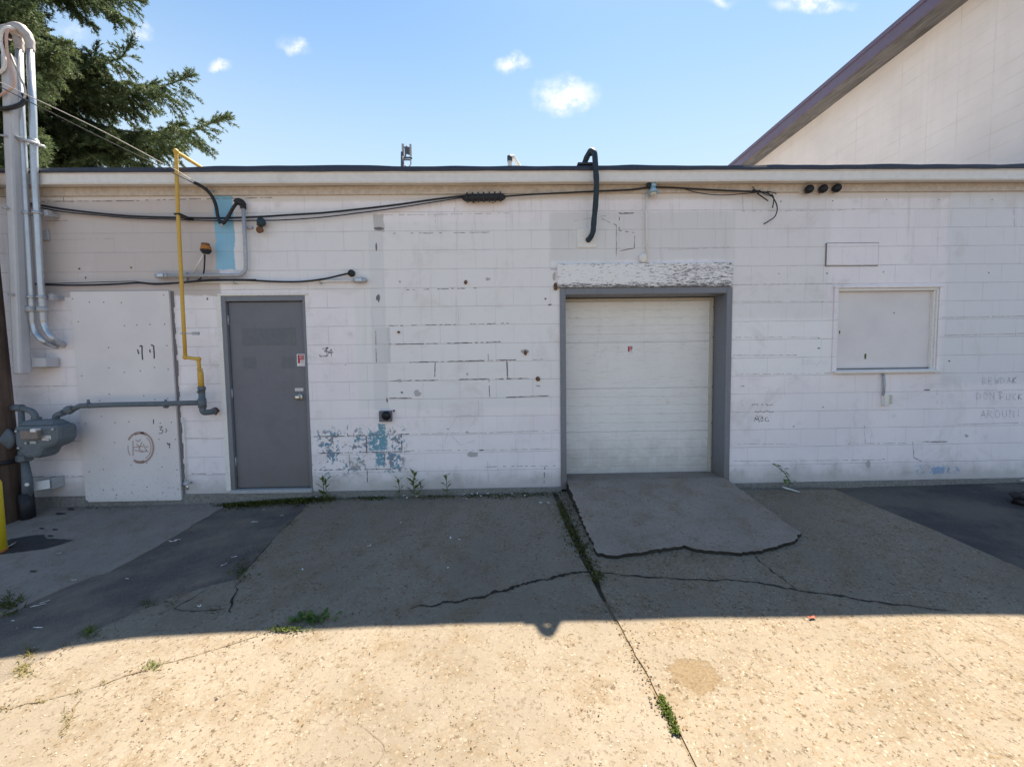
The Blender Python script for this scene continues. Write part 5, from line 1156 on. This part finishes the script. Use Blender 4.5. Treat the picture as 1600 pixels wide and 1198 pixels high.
# ------------------------------------------------------------------ spruce
def spruce():
    import numpy as np
    rng = np.random.default_rng(5)
    Yt = 4.0; Z = DIST+Yt
    bx = (-75-787)/FPX*Z; tz = zg(bx, 0)
    root = thing('spruce_tree', 'tall blue green spruce rising behind the left end of the roof', 'tree', Vector((bx, Yt, tz)))
    H = 13.2
    mb = MB(); mb.tube([(bx, Yt, tz-.2), (bx+.03, Yt, tz+4), (bx-.02, Yt+.03, tz+9), (bx, Yt, tz+H)], [.30, .22, .12, .015], 14); mb.build('trunk', M['bark'], root)
    segs = []       # (p, d, len, dense)
    wood = MB()
    def frond(pts, dense, lmax):
        pts = smooth_path(pts, 8); L = [0]
        for a, b in zip(pts, pts[1:]): L.append(L[-1]+(b-a).length)
        T = L[-1]; wood.tube(pts, [max(.006, .040*(1-l/T)) for l in L], 5)
        def at(s):
            for i in range(len(pts)-1):
                if L[i+1] >= s: return pts[i].lerp(pts[i+1], (s-L[i])/max(1e-6, L[i+1]-L[i])), (pts[i+1]-pts[i]).normalized()
            return pts[-1], (pts[-1]-pts[-2]).normalized()
        s = T*.12; side = 1
        while s < T:
            p, d = at(s); f = s/T
            lat = d.cross(Vector((0, 0, 1))); lat = lat.normalized() if lat.length > .01 else Vector((0, 1, 0))
            l = 1.2*lmax*(min(1, 1.15*(1-f)**.6+.16))*rng.uniform(.7, 1.15)
            tw = (d*rng.uniform(.55, .95) + lat*side*rng.uniform(.5, .9) + Vector((0, 0, rng.uniform(-.85, .10)))).normalized()
            if f > .93: tw = (d + lat*side*.35+Vector((0, 0, rng.uniform(-.1, .3)))).normalized()
            q = p.copy(); n = max(1, int(l/.10)); dz = rng.uniform(-.10, -.02)
            for k in range(n):
                tw = (tw+Vector((rng.normal(0, .05), rng.normal(0, .05), dz))).normalized()
                segs.append((q.copy(), tw.copy(), l/n, dense))
                if k and k < n:      # hanging secondary sprays
                    for sgn in (-1, 1):
                        if rng.random() < .9:
                            lt = tw.cross(Vector((0, 0, 1))); lt = lt.normalized() if lt.length > .01 else lat
                            dd = (tw*.75+lt*sgn*.6+Vector((0, 0, rng.uniform(-.75, .0)))).normalized()
                            segs.append((q.copy(), dd, rng.uniform(.10, .26)*(1.1-f*.35), dense))
                q = q + tw*(l/n)
            segs.append((p.copy(), d.copy(), .1, dense))
            side = -side; s += (.046 if dense > .8 else .11)
        p, d = at(T); segs.append((p, d, .12, dense))
    def px(x, y, dy=0): return W(x, y, -(Yt+dy))
    tr = lambda z, dy=0: Vector((bx, Yt+dy, z))
    # branches that show against the sky, from the trunk to their tips
    named = [
        ([(-60, -95), (40, -70), (120, -25), (175, 15), (203, 34)], -.3, .55), ([(-60, -60), (60, -45), (130, -30), (170, -8), (222, 2)], .4, .5),
        ([(-60, 10), (60, 50), (140, 88), (185, 92), (206, 62)], -.6, .55), ([(-60, 45), (60, 85), (160, 122), (240, 136), (298, 119)], -.2, .75),
        ([(-60, 70), (50, 118), (140, 150), (200, 160), (240, 150)], .3, .6), ([(-60, 100), (70, 160), (170, 200), (230, 207), (290, 206), (350, 184)], -.5, .72),
        ([(-60, 120), (80, 190), (160, 215), (225, 222), (270, 230), (285, 222)], .1, .6), ([(-60, 150), (60, 205), (140, 232), (200, 250), (228, 262)], -.4, .6), ([(-60, 200), (50, 235), (120, 255), (175, 268), (215, 268)], -.1, .5)]
    for pts, dy, lm in named:
        frond([px(x, y, dy*(i/4)) for i, (x, y) in enumerate(pts)], 1.0, lm*1.12)
        frond([px(x-14-10*i, y+9+rng.uniform(-4, 6), dy*(i/4)+.35) for i, (x, y) in enumerate(pts)], 1.0, lm*.8)
    for i in range(56):            # the mass nearer the trunk, on the side that faces the yard
        y0 = -130+i*7.7+rng.uniform(-6, 6); reach = rng.uniform(70, 150) if 0 < y0 < 120 else rng.uniform(60, 115) if y0 > 0 else rng.uniform(60, 120)
        dy = rng.uniform(-2.4, .8); sx = -75
        frond([px(sx, y0, 0), px(sx+reach*.5, y0+30, dy*.5), px(sx+reach, y0+55, dy), px(sx+reach*1.25, y0+52, dy*1.2)], 1.0, rng.uniform(.45, .65))
    z = tz+1.2; az = 0
    while z < tz+H-.3:
        L = (tz+H-z)*.42+.2
        for k in range(4):
            az += 2.4; a = az + rng.uniform(-.3, .3); d = Vector((math.cos(a), math.sin(a), 0))
            if d.x > .25 and d.y < .55 and 4.2 < z < 10: continue
            p0 = tr(z+rng.uniform(-.1, .1)); frond([p0, p0+d*L*.45+Vector((0, 0, -.08*L)), p0+d*L*.85+Vector((0, 0, -.22*L)), p0+d*L+Vector((0, 0, -.16*L))], .35, .6)
        z += .42
    wood.build('branches', M['bark'], root)
    # needles
    V = []; 
    P0 = np.array([s[0][:] for s in segs]); D = np.array([s[1][:] for s in segs]); LN = np.array([s[2] for s in segs]); DN = np.array([s[3] for s in segs])
    cnt = np.maximum(2, (LN/np.where(DN > .8, .0050, .018))).astype(int)
    idx = np.repeat(np.arange(len(segs)), cnt); n = len(idx)
    t = rng.random(n)*LN[idx]; d = D[idx]; base = P0[idx]+d*t[:, None]
    r = rng.normal(size=(n, 3)); r -= d*(r*d).sum(1)[:, None]; r /= np.linalg.norm(r, axis=1)[:, None]+1e-9
    r[:, 2] += .25; nd = d*.75+r*rng.uniform(.45, .95, n)[:, None]; nd /= np.linalg.norm(nd, axis=1)[:, None]
    big = np.where(DN[idx] > .8, 1, 1.9); ln = rng.uniform(.032, .055, n)*big; wd = rng.uniform(.0048, .0078, n)*big
    sv = np.cross(nd, rng.normal(size=(n, 3))); sv /= np.linalg.norm(sv, axis=1)[:, None]+1e-9
    a = base-sv*wd[:, None]; b = base+sv*wd[:, None]; c = base+nd*ln[:, None]+sv*wd[:, None]*.35; e = base+nd*ln[:, None]-sv*wd[:, None]*.35
    co = np.stack([a, b, c, e], 1).reshape(-1, 3) - np.array(root.location[:])
    me = bpy.data.meshes.new('crown'); me.vertices.add(4*n); me.loops.add(4*n); me.polygons.add(n)
    me.vertices.foreach_set('co', co.ravel()); me.loops.foreach_set('vertex_index', np.arange(4*n, dtype=np.int32)); me.polygons.foreach_set('loop_start', np.arange(0, 4*n, 4, dtype=np.int32))
    me.update(calc_edges=True); me.materials.append(M['needles']); o = bpy.data.objects.new('crown', me); COL.objects.link(o); o.parent = root
    print('needles', n)
spruce()

# ------------------------------------------------------------------ weeds, moss, litter
def blade(mb, p, d, l, wd, bend, m=0):
    d = Vector(d).normalized(); s = d.cross(Vector((0, 0, 1))); s = s.normalized() if s.length > .01 else Vector((1, 0, 0)); q = p.copy(); L = []
    for k in range(4):
        f = k/3; w_ = wd*(1-f)**.7; L.append((q-s*w_, q+s*w_)); d = (d+Vector((d.x*.3, d.y*.3, -bend))).normalized(); q = q+d*l/3
    n = len(mb.v)
    for a, b in L: mb.v += [a, b]
    for k in range(3): mb.face((n+2*k, n+2*k+1, n+2*k+3, n+2*k+2), m, True)
def leaf(mb, p, d, l, wd, m=0, up=None):
    d = Vector(d).normalized(); s = d.cross(Vector((random.uniform(-.3, .3), random.uniform(-.3, .3), 1))); s = s.normalized() if s.length > .01 else Vector((1, 0, 0))
    n = len(mb.v); mid = p+d*l*.5+Vector((0, 0, l*.06)); mb.v += [p, mid-s*wd, p+d*l+Vector((0, 0, -l*.12)), mid+s*wd, mid-Vector((0, 0, wd*.35))]
    mb.face((n, n+4, n+1), m, True); mb.face((n+1, n+4, n+2), m, True); mb.face((n+2, n+4, n+3), m, True); mb.face((n+3, n+4, n), m, True)
def GF(px, py):
    p = G(px, py)
    if p.y > -.035: p.y = -.03-random.random()*.07; p.z = zg(p.x, p.y)
    return p
def rdir(up=.8): return Vector((random.uniform(-1, 1), random.uniform(-1, 1), random.uniform(up*.4, up*1.6)))
def grass_tuft(px, py, w, n, h, lab, m='weed', pts=None, spread_y=None):
    c = GF(px, py); mb = MB()
    for _ in range(n):
        p = GF(px+random.gauss(0, w*.45), py+random.gauss(0, (spread_y or w*.25)*.45)); blade(mb, p+Vector((0, 0, -.005)), rdir(.9), h*random.uniform(.5, 1.15), h*.045+.0008, random.uniform(.1, .5))
    return tag(mb.build('grass_tuft', M[m]), lab, 'grass tuft', 'grass tufts growing in the paving joints')
def leafy(px, py, w, n, l, lab, m='weed', name='low_weed', sy=None, group=None):
    mb = MB()
    for _ in range(n):
        p = GF(px+random.gauss(0, w*.42), py+random.gauss(0, (sy or w*.2)*.42)); leaf(mb, p+Vector((0, 0, random.uniform(0, l*.6))), rdir(.4), l*random.uniform(.5, 1.2), l*.24)
    return tag(mb.build(name, M[m]), lab, 'weed', group)
def along(pix, n, fn):
    sd = pix[0][0]*.37
    for _ in range(n):
        k = random.random()*(len(pix)-1); i = int(k); f = k-i
        if noise.noise(Vector((sd, k*2.6, 1.3)))+.35*noise.noise(Vector((sd, k*9, 4)))+random.uniform(-.12, .12) < -.06: continue
        (x0, y0), (x1, y1) = pix[i], pix[i+1]; fn(x0+(x1-x0)*f, y0+(y1-y0)*f)
def greenery():
    # moss filling the joints: countless small leaves, one carpet
    mb = MB()
    def mossy(pix, n, sx, sy, l):
        def f(x, y):
            p = GF(x+random.gauss(0, sx), y+random.gauss(0, sy)); leaf(mb, p+Vector((0, 0, random.uniform(-.012, .004))), rdir(.5), l*random.uniform(.5, 1.3), l*.3)
        along(pix, n, f)
    mossy([(874, 776), (884, 802), (896, 832), (912, 860), (926, 884), (936, 905)], 2600, 6, 4, .020)
    mossy([(880, 785), (893, 826), (908, 856)], 900, 9, 6, .022)
    mossy([(936, 905), (950, 935), (965, 958)], 220, 2.0, 2, .012)
    mossy([(935, 867), (1000, 866), (1045, 864), (1090, 867), (1200, 863), (1248, 848)], 700, 4, 2, .014)
    mossy([(800, 915), (860, 903), (920, 894)], 260, 3, 1.5, .012); mossy([(640, 949), (690, 942), (740, 934)], 120, 3, 1.5, .010)
    mossy([(356, 786), (420, 783), (496, 780)], 2400, 8, 4, .03)
    mossy([(490, 781), (560, 779), (640, 777), (760, 775), (870, 772)], 1900, 6, 2.4, .024)
    mossy([(470, 802), (432, 838), (405, 868), (388, 890)], 400, 4, 2.5, .014)
    mossy([(130, 791), (200, 791), (283, 789)], 250, 6, 1, .018)
    mossy([(270, 932), (215, 955), (160, 980), (60, 1032)], 300, 5, 2, .012)
    tag(mb.build('moss', M['moss']), kind='stuff'); 
    # bright moss further along the joint
    mb = MB()
    def f(x, y):
        p = GF(x+random.gauss(0, 3.2), y+random.gauss(0, 3)); leaf(mb, p+Vector((0, 0, random.uniform(0, .014))), rdir(.7), .013*random.uniform(.5, 1.3), .0045)
    along([(1030, 1090), (1040, 1108), (1050, 1126), (1057, 1148)], 900, f)
    tag(mb.build('moss_clump', M['weed']), 'bright green moss clump in the sunny joint right of centre', 'moss')
    # tufts
    grass_tuft(378, 893, 16, 150, .05, 'dull grass tuft where three cracks meet in the shade', 'moss', spread_y=22)
    grass_tuft(268, 944, 12, 70, .03, 'short flat tuft in the shade near the old broken slab', 'moss', spread_y=8)
    grass_tuft(336, 952, 20, 110, .03, 'wide low tuft just above the shadow line left of centre', 'moss', spread_y=8)
    grass_tuft(15, 945, 22, 160, .09, 'tall dark grass clump in the shade at the left edge', 'moss', spread_y=14)
    grass_tuft(230, 940, 16, 70, .028, 'dark tuft along the asphalt edge in the shade', 'moss', spread_y=8)
    grass_tuft(143, 988, 13, 130, .045, 'bright grass tuft just outside the shadow at the left', 'weed', spread_y=10)
    grass_tuft(46, 1018, 8, 60, .04, 'small yellowish tuft near the left edge in the sun', 'drygrass', spread_y=8)
    grass_tuft(38, 1048, 14, 120, .045, 'slanting dry tuft in the left crack in the sun', 'drygrass', spread_y=18)
    grass_tuft(239, 1040, 15, 170, .035, 'fresh green tuft halfway along the sunny diagonal crack', 'weed', spread_y=9)
    grass_tuft(164, 1068, 9, 70, .025, 'tiny tuft lower down the sunny diagonal crack', 'drygrass', spread_y=5)
    grass_tuft(122, 1082, 10, 90, .025, 'low yellow tuft where the short crack leaves the diagonal one', 'drygrass', spread_y=6)
    grass_tuft(64, 1096, 9, 80, .025, 'yellow green tuft near the lower left on the diagonal crack', 'drygrass', spread_y=5)
    grass_tuft(6, 1107, 12, 80, .025, 'yellow tuft cut by the left edge of the picture', 'drygrass', spread_y=5)
    grass_tuft(106, 1128, 8, 110, .03, 'narrow tuft in the short steep crack at lower left', 'drygrass', spread_y=24)
    grass_tuft(497, 778, 26, 260, .08, 'thick grass clump at the right foot of the grey door', 'moss', spread_y=8)
    grass_tuft(428, 781, 60, 420, .06, 'long dark grass strip under the grey door', 'moss', spread_y=6)
    # broad-leaved weed on the shadow line
    mb = MB()
    for _ in range(46):
        p = GF(488+random.gauss(0, 15), 968+random.gauss(0, 2.4)); leaf(mb, p+Vector((0, 0, random.uniform(.0, .018))), rdir(.22), random.uniform(.035, .085), random.uniform(.009, .017))
    tag(mb.build('broad_leaf_weed', M['broadleaf']), 'broad leaved weed lying across the edge of the shadow', 'weed')
    leafy(445, 984, 34, 150, .022, 'thin creeping weed trailing left from the broad leaved one', 'weed', 'creeping_weed', 4)
    # upright seedlings along the foot of the wall
    def seedling(px, py, top, n, lab, lean=0):
        p0 = W(px, py+6, .10); p0.z = zg(p0.x, p0.y)-.01; q = W(px+lean, top, .10); root = thing('weed_seedling', lab, 'weed', p0, 'weeds at the foot of the wall')
        ax = smooth_path([p0, p0.lerp(q, .5)+Vector((random.uniform(-.01, .01), 0, 0)), q], 6); MB().tube(ax, [.0035]*len(ax), 5).build('stem', M['stem'], root)
        mb = MB(); L = (q-p0).length
        for k in range(n):
            f = .2+.8*k/n; p = ax[min(len(ax)-1, int(f*(len(ax)-1)))]; a = k*2.4
            leaf(mb, p, (math.cos(a), math.sin(a)*.7-.2, .55+f*.6), L*random.uniform(.26, .44), L*.06)
        mb.build('leaves', M['weed'], root)
    seedling(623, 768, 748, 10, 'short seedling left of the taller one below the blue flakes', -1)
    seedling(645, 768, 738, 16, 'tallest upright seedling at the foot of the wall', 2); seedling(655, 768, 750, 9, 'small seedling touching the tallest one on its right', 3)
    seedling(699, 766, 740, 9, 'sparse forked seedling at the right of the wall weeds', -2)
    for px, t, lab in ((507, 742, 'thin dark weed stalks by the right door jamb'), (512, 748, 'short dark weed stalk beside the door weeds')): seedling(px, 770, t, 9, lab, -3)
    # leafy shoot by the ramp
    b = W(1229, 768, .06); b.z = zg(b.x, b.y); root = thing('leafy_shoot', 'leafy green shoot leaning from the wall foot right of the ramp', 'plant', b)
    ax = smooth_path([b]+P([(1234, 754, .07), (1228, 742, .08), (1220, 733, .08), (1207, 724, .08)]), 6); MB().tube(ax, .004, 6).build('stem', M['stem'], root)
    mb = MB()
    for px, py in ((1206, 725), (1210, 725), (1214, 728), (1219, 730), (1221, 734), (1218, 737), (1225, 738), (1228, 737), (1223, 733), (1227, 742), (1231, 746), (1235, 749), (1228, 750), (1232, 752), (1238, 750), (1224, 748), (1234, 754)):
        p = W(px, py, .08+random.uniform(-.02, .03)); leaf(mb, p, (random.uniform(-1, 1), random.uniform(-1, -.1), random.uniform(-.4, .5)), random.uniform(.045, .075), .02)
    mb.build('leaves', M['broadleaf'], root)
greenery()

def litter():
    def scrap(name, lab, cat, px, py, l, wd, m, ang=None, group=None, curl=.3):
        c = GF(px, py)+Vector((0, 0, .008)); a = random.uniform(0, 6.28) if ang is None else ang; d = Vector((math.cos(a), math.sin(a), 0)); s = Vector((-d.y, d.x, 0)); mb = MB(); n = 5; base = len(mb.v)
        for k in range(n+1):
            f = k/n-.5; w_ = wd*(.6+.4*random.random()); z = .006+curl*wd*abs(f)*random.random()*2
            q = c+d*f*l; mb.v += [q-s*w_*.5+Vector((0, 0, z)), q+s*w_*.5+Vector((0, 0, z*random.uniform(.2, 1.5)))]
        for k in range(n): mb.face((base+2*k, base+2*k+2, base+2*k+3, base+2*k+1), 0, True)
        o = mb.build(name, M[m]); sd = o.modifiers.new('thick', 'SOLIDIFY'); sd.thickness = .0015
        return tag(o, lab, cat, group)
    scrap('paper_sheet', 'white paper scrap at the foot of the yellow bollard', 'paper', 7, 857, .13, .09, 'paper', .3)
    scrap('paper_scrap', 'crumpled white strip on the asphalt below the pad edge', 'litter', 273, 847, .085, .022, 'paper', .7, curl=1.5)
    # split stick beside the shoot
    a, b = G(1224, 762, up=.02), G(1250, 769, up=.012); mb = MB(); s = Vector((0, .022, 0)); n = (b-a)
    mb.hexa([a-s, a+n*.5-s*.9, a+n*.5+s*.8, a+s, a-s+Vector((0, 0, .014)), a+n*.5-s*.9+Vector((0, 0, .012)), a+n*.5+s*.8+Vector((0, 0, .012)), a+s+Vector((0, 0, .014))]); mb.hexa([a+n*.5-s*.9, b-s*.15, b+s*.15, a+n*.5+s*.8, a+n*.5-s*.9+Vector((0, 0, .0121)), b-s*.15+Vector((0, 0, .006)), b+s*.15+Vector((0, 0, .006)), a+n*.5+s*.8+Vector((0, 0, .0121))])
    tag(mb.build('paint_stick', M['paper'], bevel=.003), 'white pointed stick lying at the wall foot under the green shoot', 'stick')
    scrap('red_scrap', 'small red scrap in the sun right of the joint', 'litter', 1268, 967, .045, .018, 'redscrap', .2)
    # dark bag at the very edge of the asphalt
    c = G(1603, 778, up=.04); mb = MB(); mb.blob((c.x, c.y, c.z), .11, .09, .07, 0, 18, 12, .7, 3); tag(mb.build('rubbish_bag', M['black']), 'crumpled black plastic bag at the right edge of the asphalt', 'bag')
    scrap('paper_scrap', 'white scrap lying just above the black bag at the right edge', 'litter', 1597, 752, .06, .02, 'paper', .2)
    group = 'small white litter along the wall foot'
    for px, py in ((505, 771), (590, 774), (632, 773), (640, 772), (648, 771), (653, 773), (725, 772), (738, 772), (746, 773), (752, 771), (762, 771), (782, 771), (800, 771), (845, 787), (857, 787), (820, 776), (729, 781), (633, 776)):
        scrap('litter_flake', 'tiny white flake of litter or paint at the foot of the wall', 'litter', px, py, random.uniform(.014, .05), random.uniform(.008, .018), 'paper', group=group, curl=.6)
    for px, py, l in ((577, 855, .028), (704, 842, .04), (718, 845, .02), (626, 818, .012), (473, 892, .014), (700, 889, .010), (312, 950, .02)):
        scrap('litter_flake', 'tiny white flake of litter on the shaded concrete', 'litter', px, py, l, .012, 'paper', group='white litter on the shaded concrete', curl=.6)
    for px, py, l, a in ((398, 817, .06, .2), (350, 884, .05, 1.2), (366, 872, .04, .4), (115, 908, .04, .2), (92, 866, .035, .3), (60, 948, .08, .5), (70, 942, .05, .9), (60, 983, .06, 0), (20, 972, .02, 0), (199, 906, .02, 0), (412, 797, .02, .4), (440, 807, .03, .2)):
        scrap('litter_sliver', 'thin pale sliver of litter on the shaded asphalt', 'litter', px, py, l, .006, 'paper', a, 'pale slivers on the asphalt', 1)
    # dry leaf bits and crumbs caught along the wall, the joint and the ramp edge
    mb = MB()
    def crumb(x, y, sx, sy):
        p = GF(x+random.gauss(0, sx), y+random.gauss(0, sy)); leaf(mb, p+Vector((0, 0, .004)), (random.uniform(-1, 1), random.uniform(-1, 1), random.uniform(-.05, .25)), random.uniform(.006, .020), random.uniform(.002, .006), random.choice((0, 0, 1)))
    along([(30, 796), (360, 787), (640, 779), (870, 774)], 420, lambda x, y: crumb(x, y, 8, 4)); along([(1145, 762), (1300, 764), (1600, 757)], 160, lambda x, y: crumb(x, y, 8, 3))
    along([(880, 785), (905, 845), (935, 905), (1000, 1040), (1080, 1190)], 420, lambda x, y: crumb(x, y, 10, 6)); along([(930, 872), (1045, 866), (1090, 868), (1200, 866), (1250, 846)], 320, lambda x, y: crumb(x, y, 6, 4))
    along([(484, 790), (405, 870), (270, 936), (60, 1034)], 260, lambda x, y: crumb(x, y, 9, 5)); along([(0, 1108), (230, 1045), (510, 962)], 160, lambda x, y: crumb(x, y, 10, 5))
    for _ in range(110): crumb(random.uniform(0, 1600), random.uniform(800, 1190), 0, 0)
    tag(mb.build('leaf_litter', [worn('dry_leaf', (.16, .10, .05), .9), worn('dark_crumb', (.04, .035, .03), .9)]), kind='stuff')
    # loose gravel
    import numpy as np
    rnd = random.Random(11); mb = MB()
    for _ in range(1500):
        x, y = rnd.uniform(-100, 1700), 965+235*rnd.random()**.7
        p = G(x, y); r = rnd.uniform(.0018, .0050); k = len(mb.v); q = [rnd.uniform(.6, 1.3) for _ in range(6)]
        for i, d in enumerate(((1, 0, 0), (0, 1, 0), (-1, 0, 0), (0, -1, 0), (0, 0, .7), (0, 0, -.6))): mb.v.append(p+Vector(d)*r*q[i]+Vector((0, 0, r*.3)))
        m = rnd.choice((0, 0, 1, 2))
        for f in ((0, 1, 4), (1, 2, 4), (2, 3, 4), (3, 0, 4), (1, 0, 5), (2, 1, 5), (3, 2, 5), (0, 3, 5)): mb.face([k+j for j in f], m)
    tag(mb.build('loose_gravel', [worn('pebble_tan', (.34, .27, .19), .9), worn('pebble_pale', (.5, .45, .38), .9), worn('pebble_brown', (.17, .11, .07), .9)]), kind='stuff')
litter()
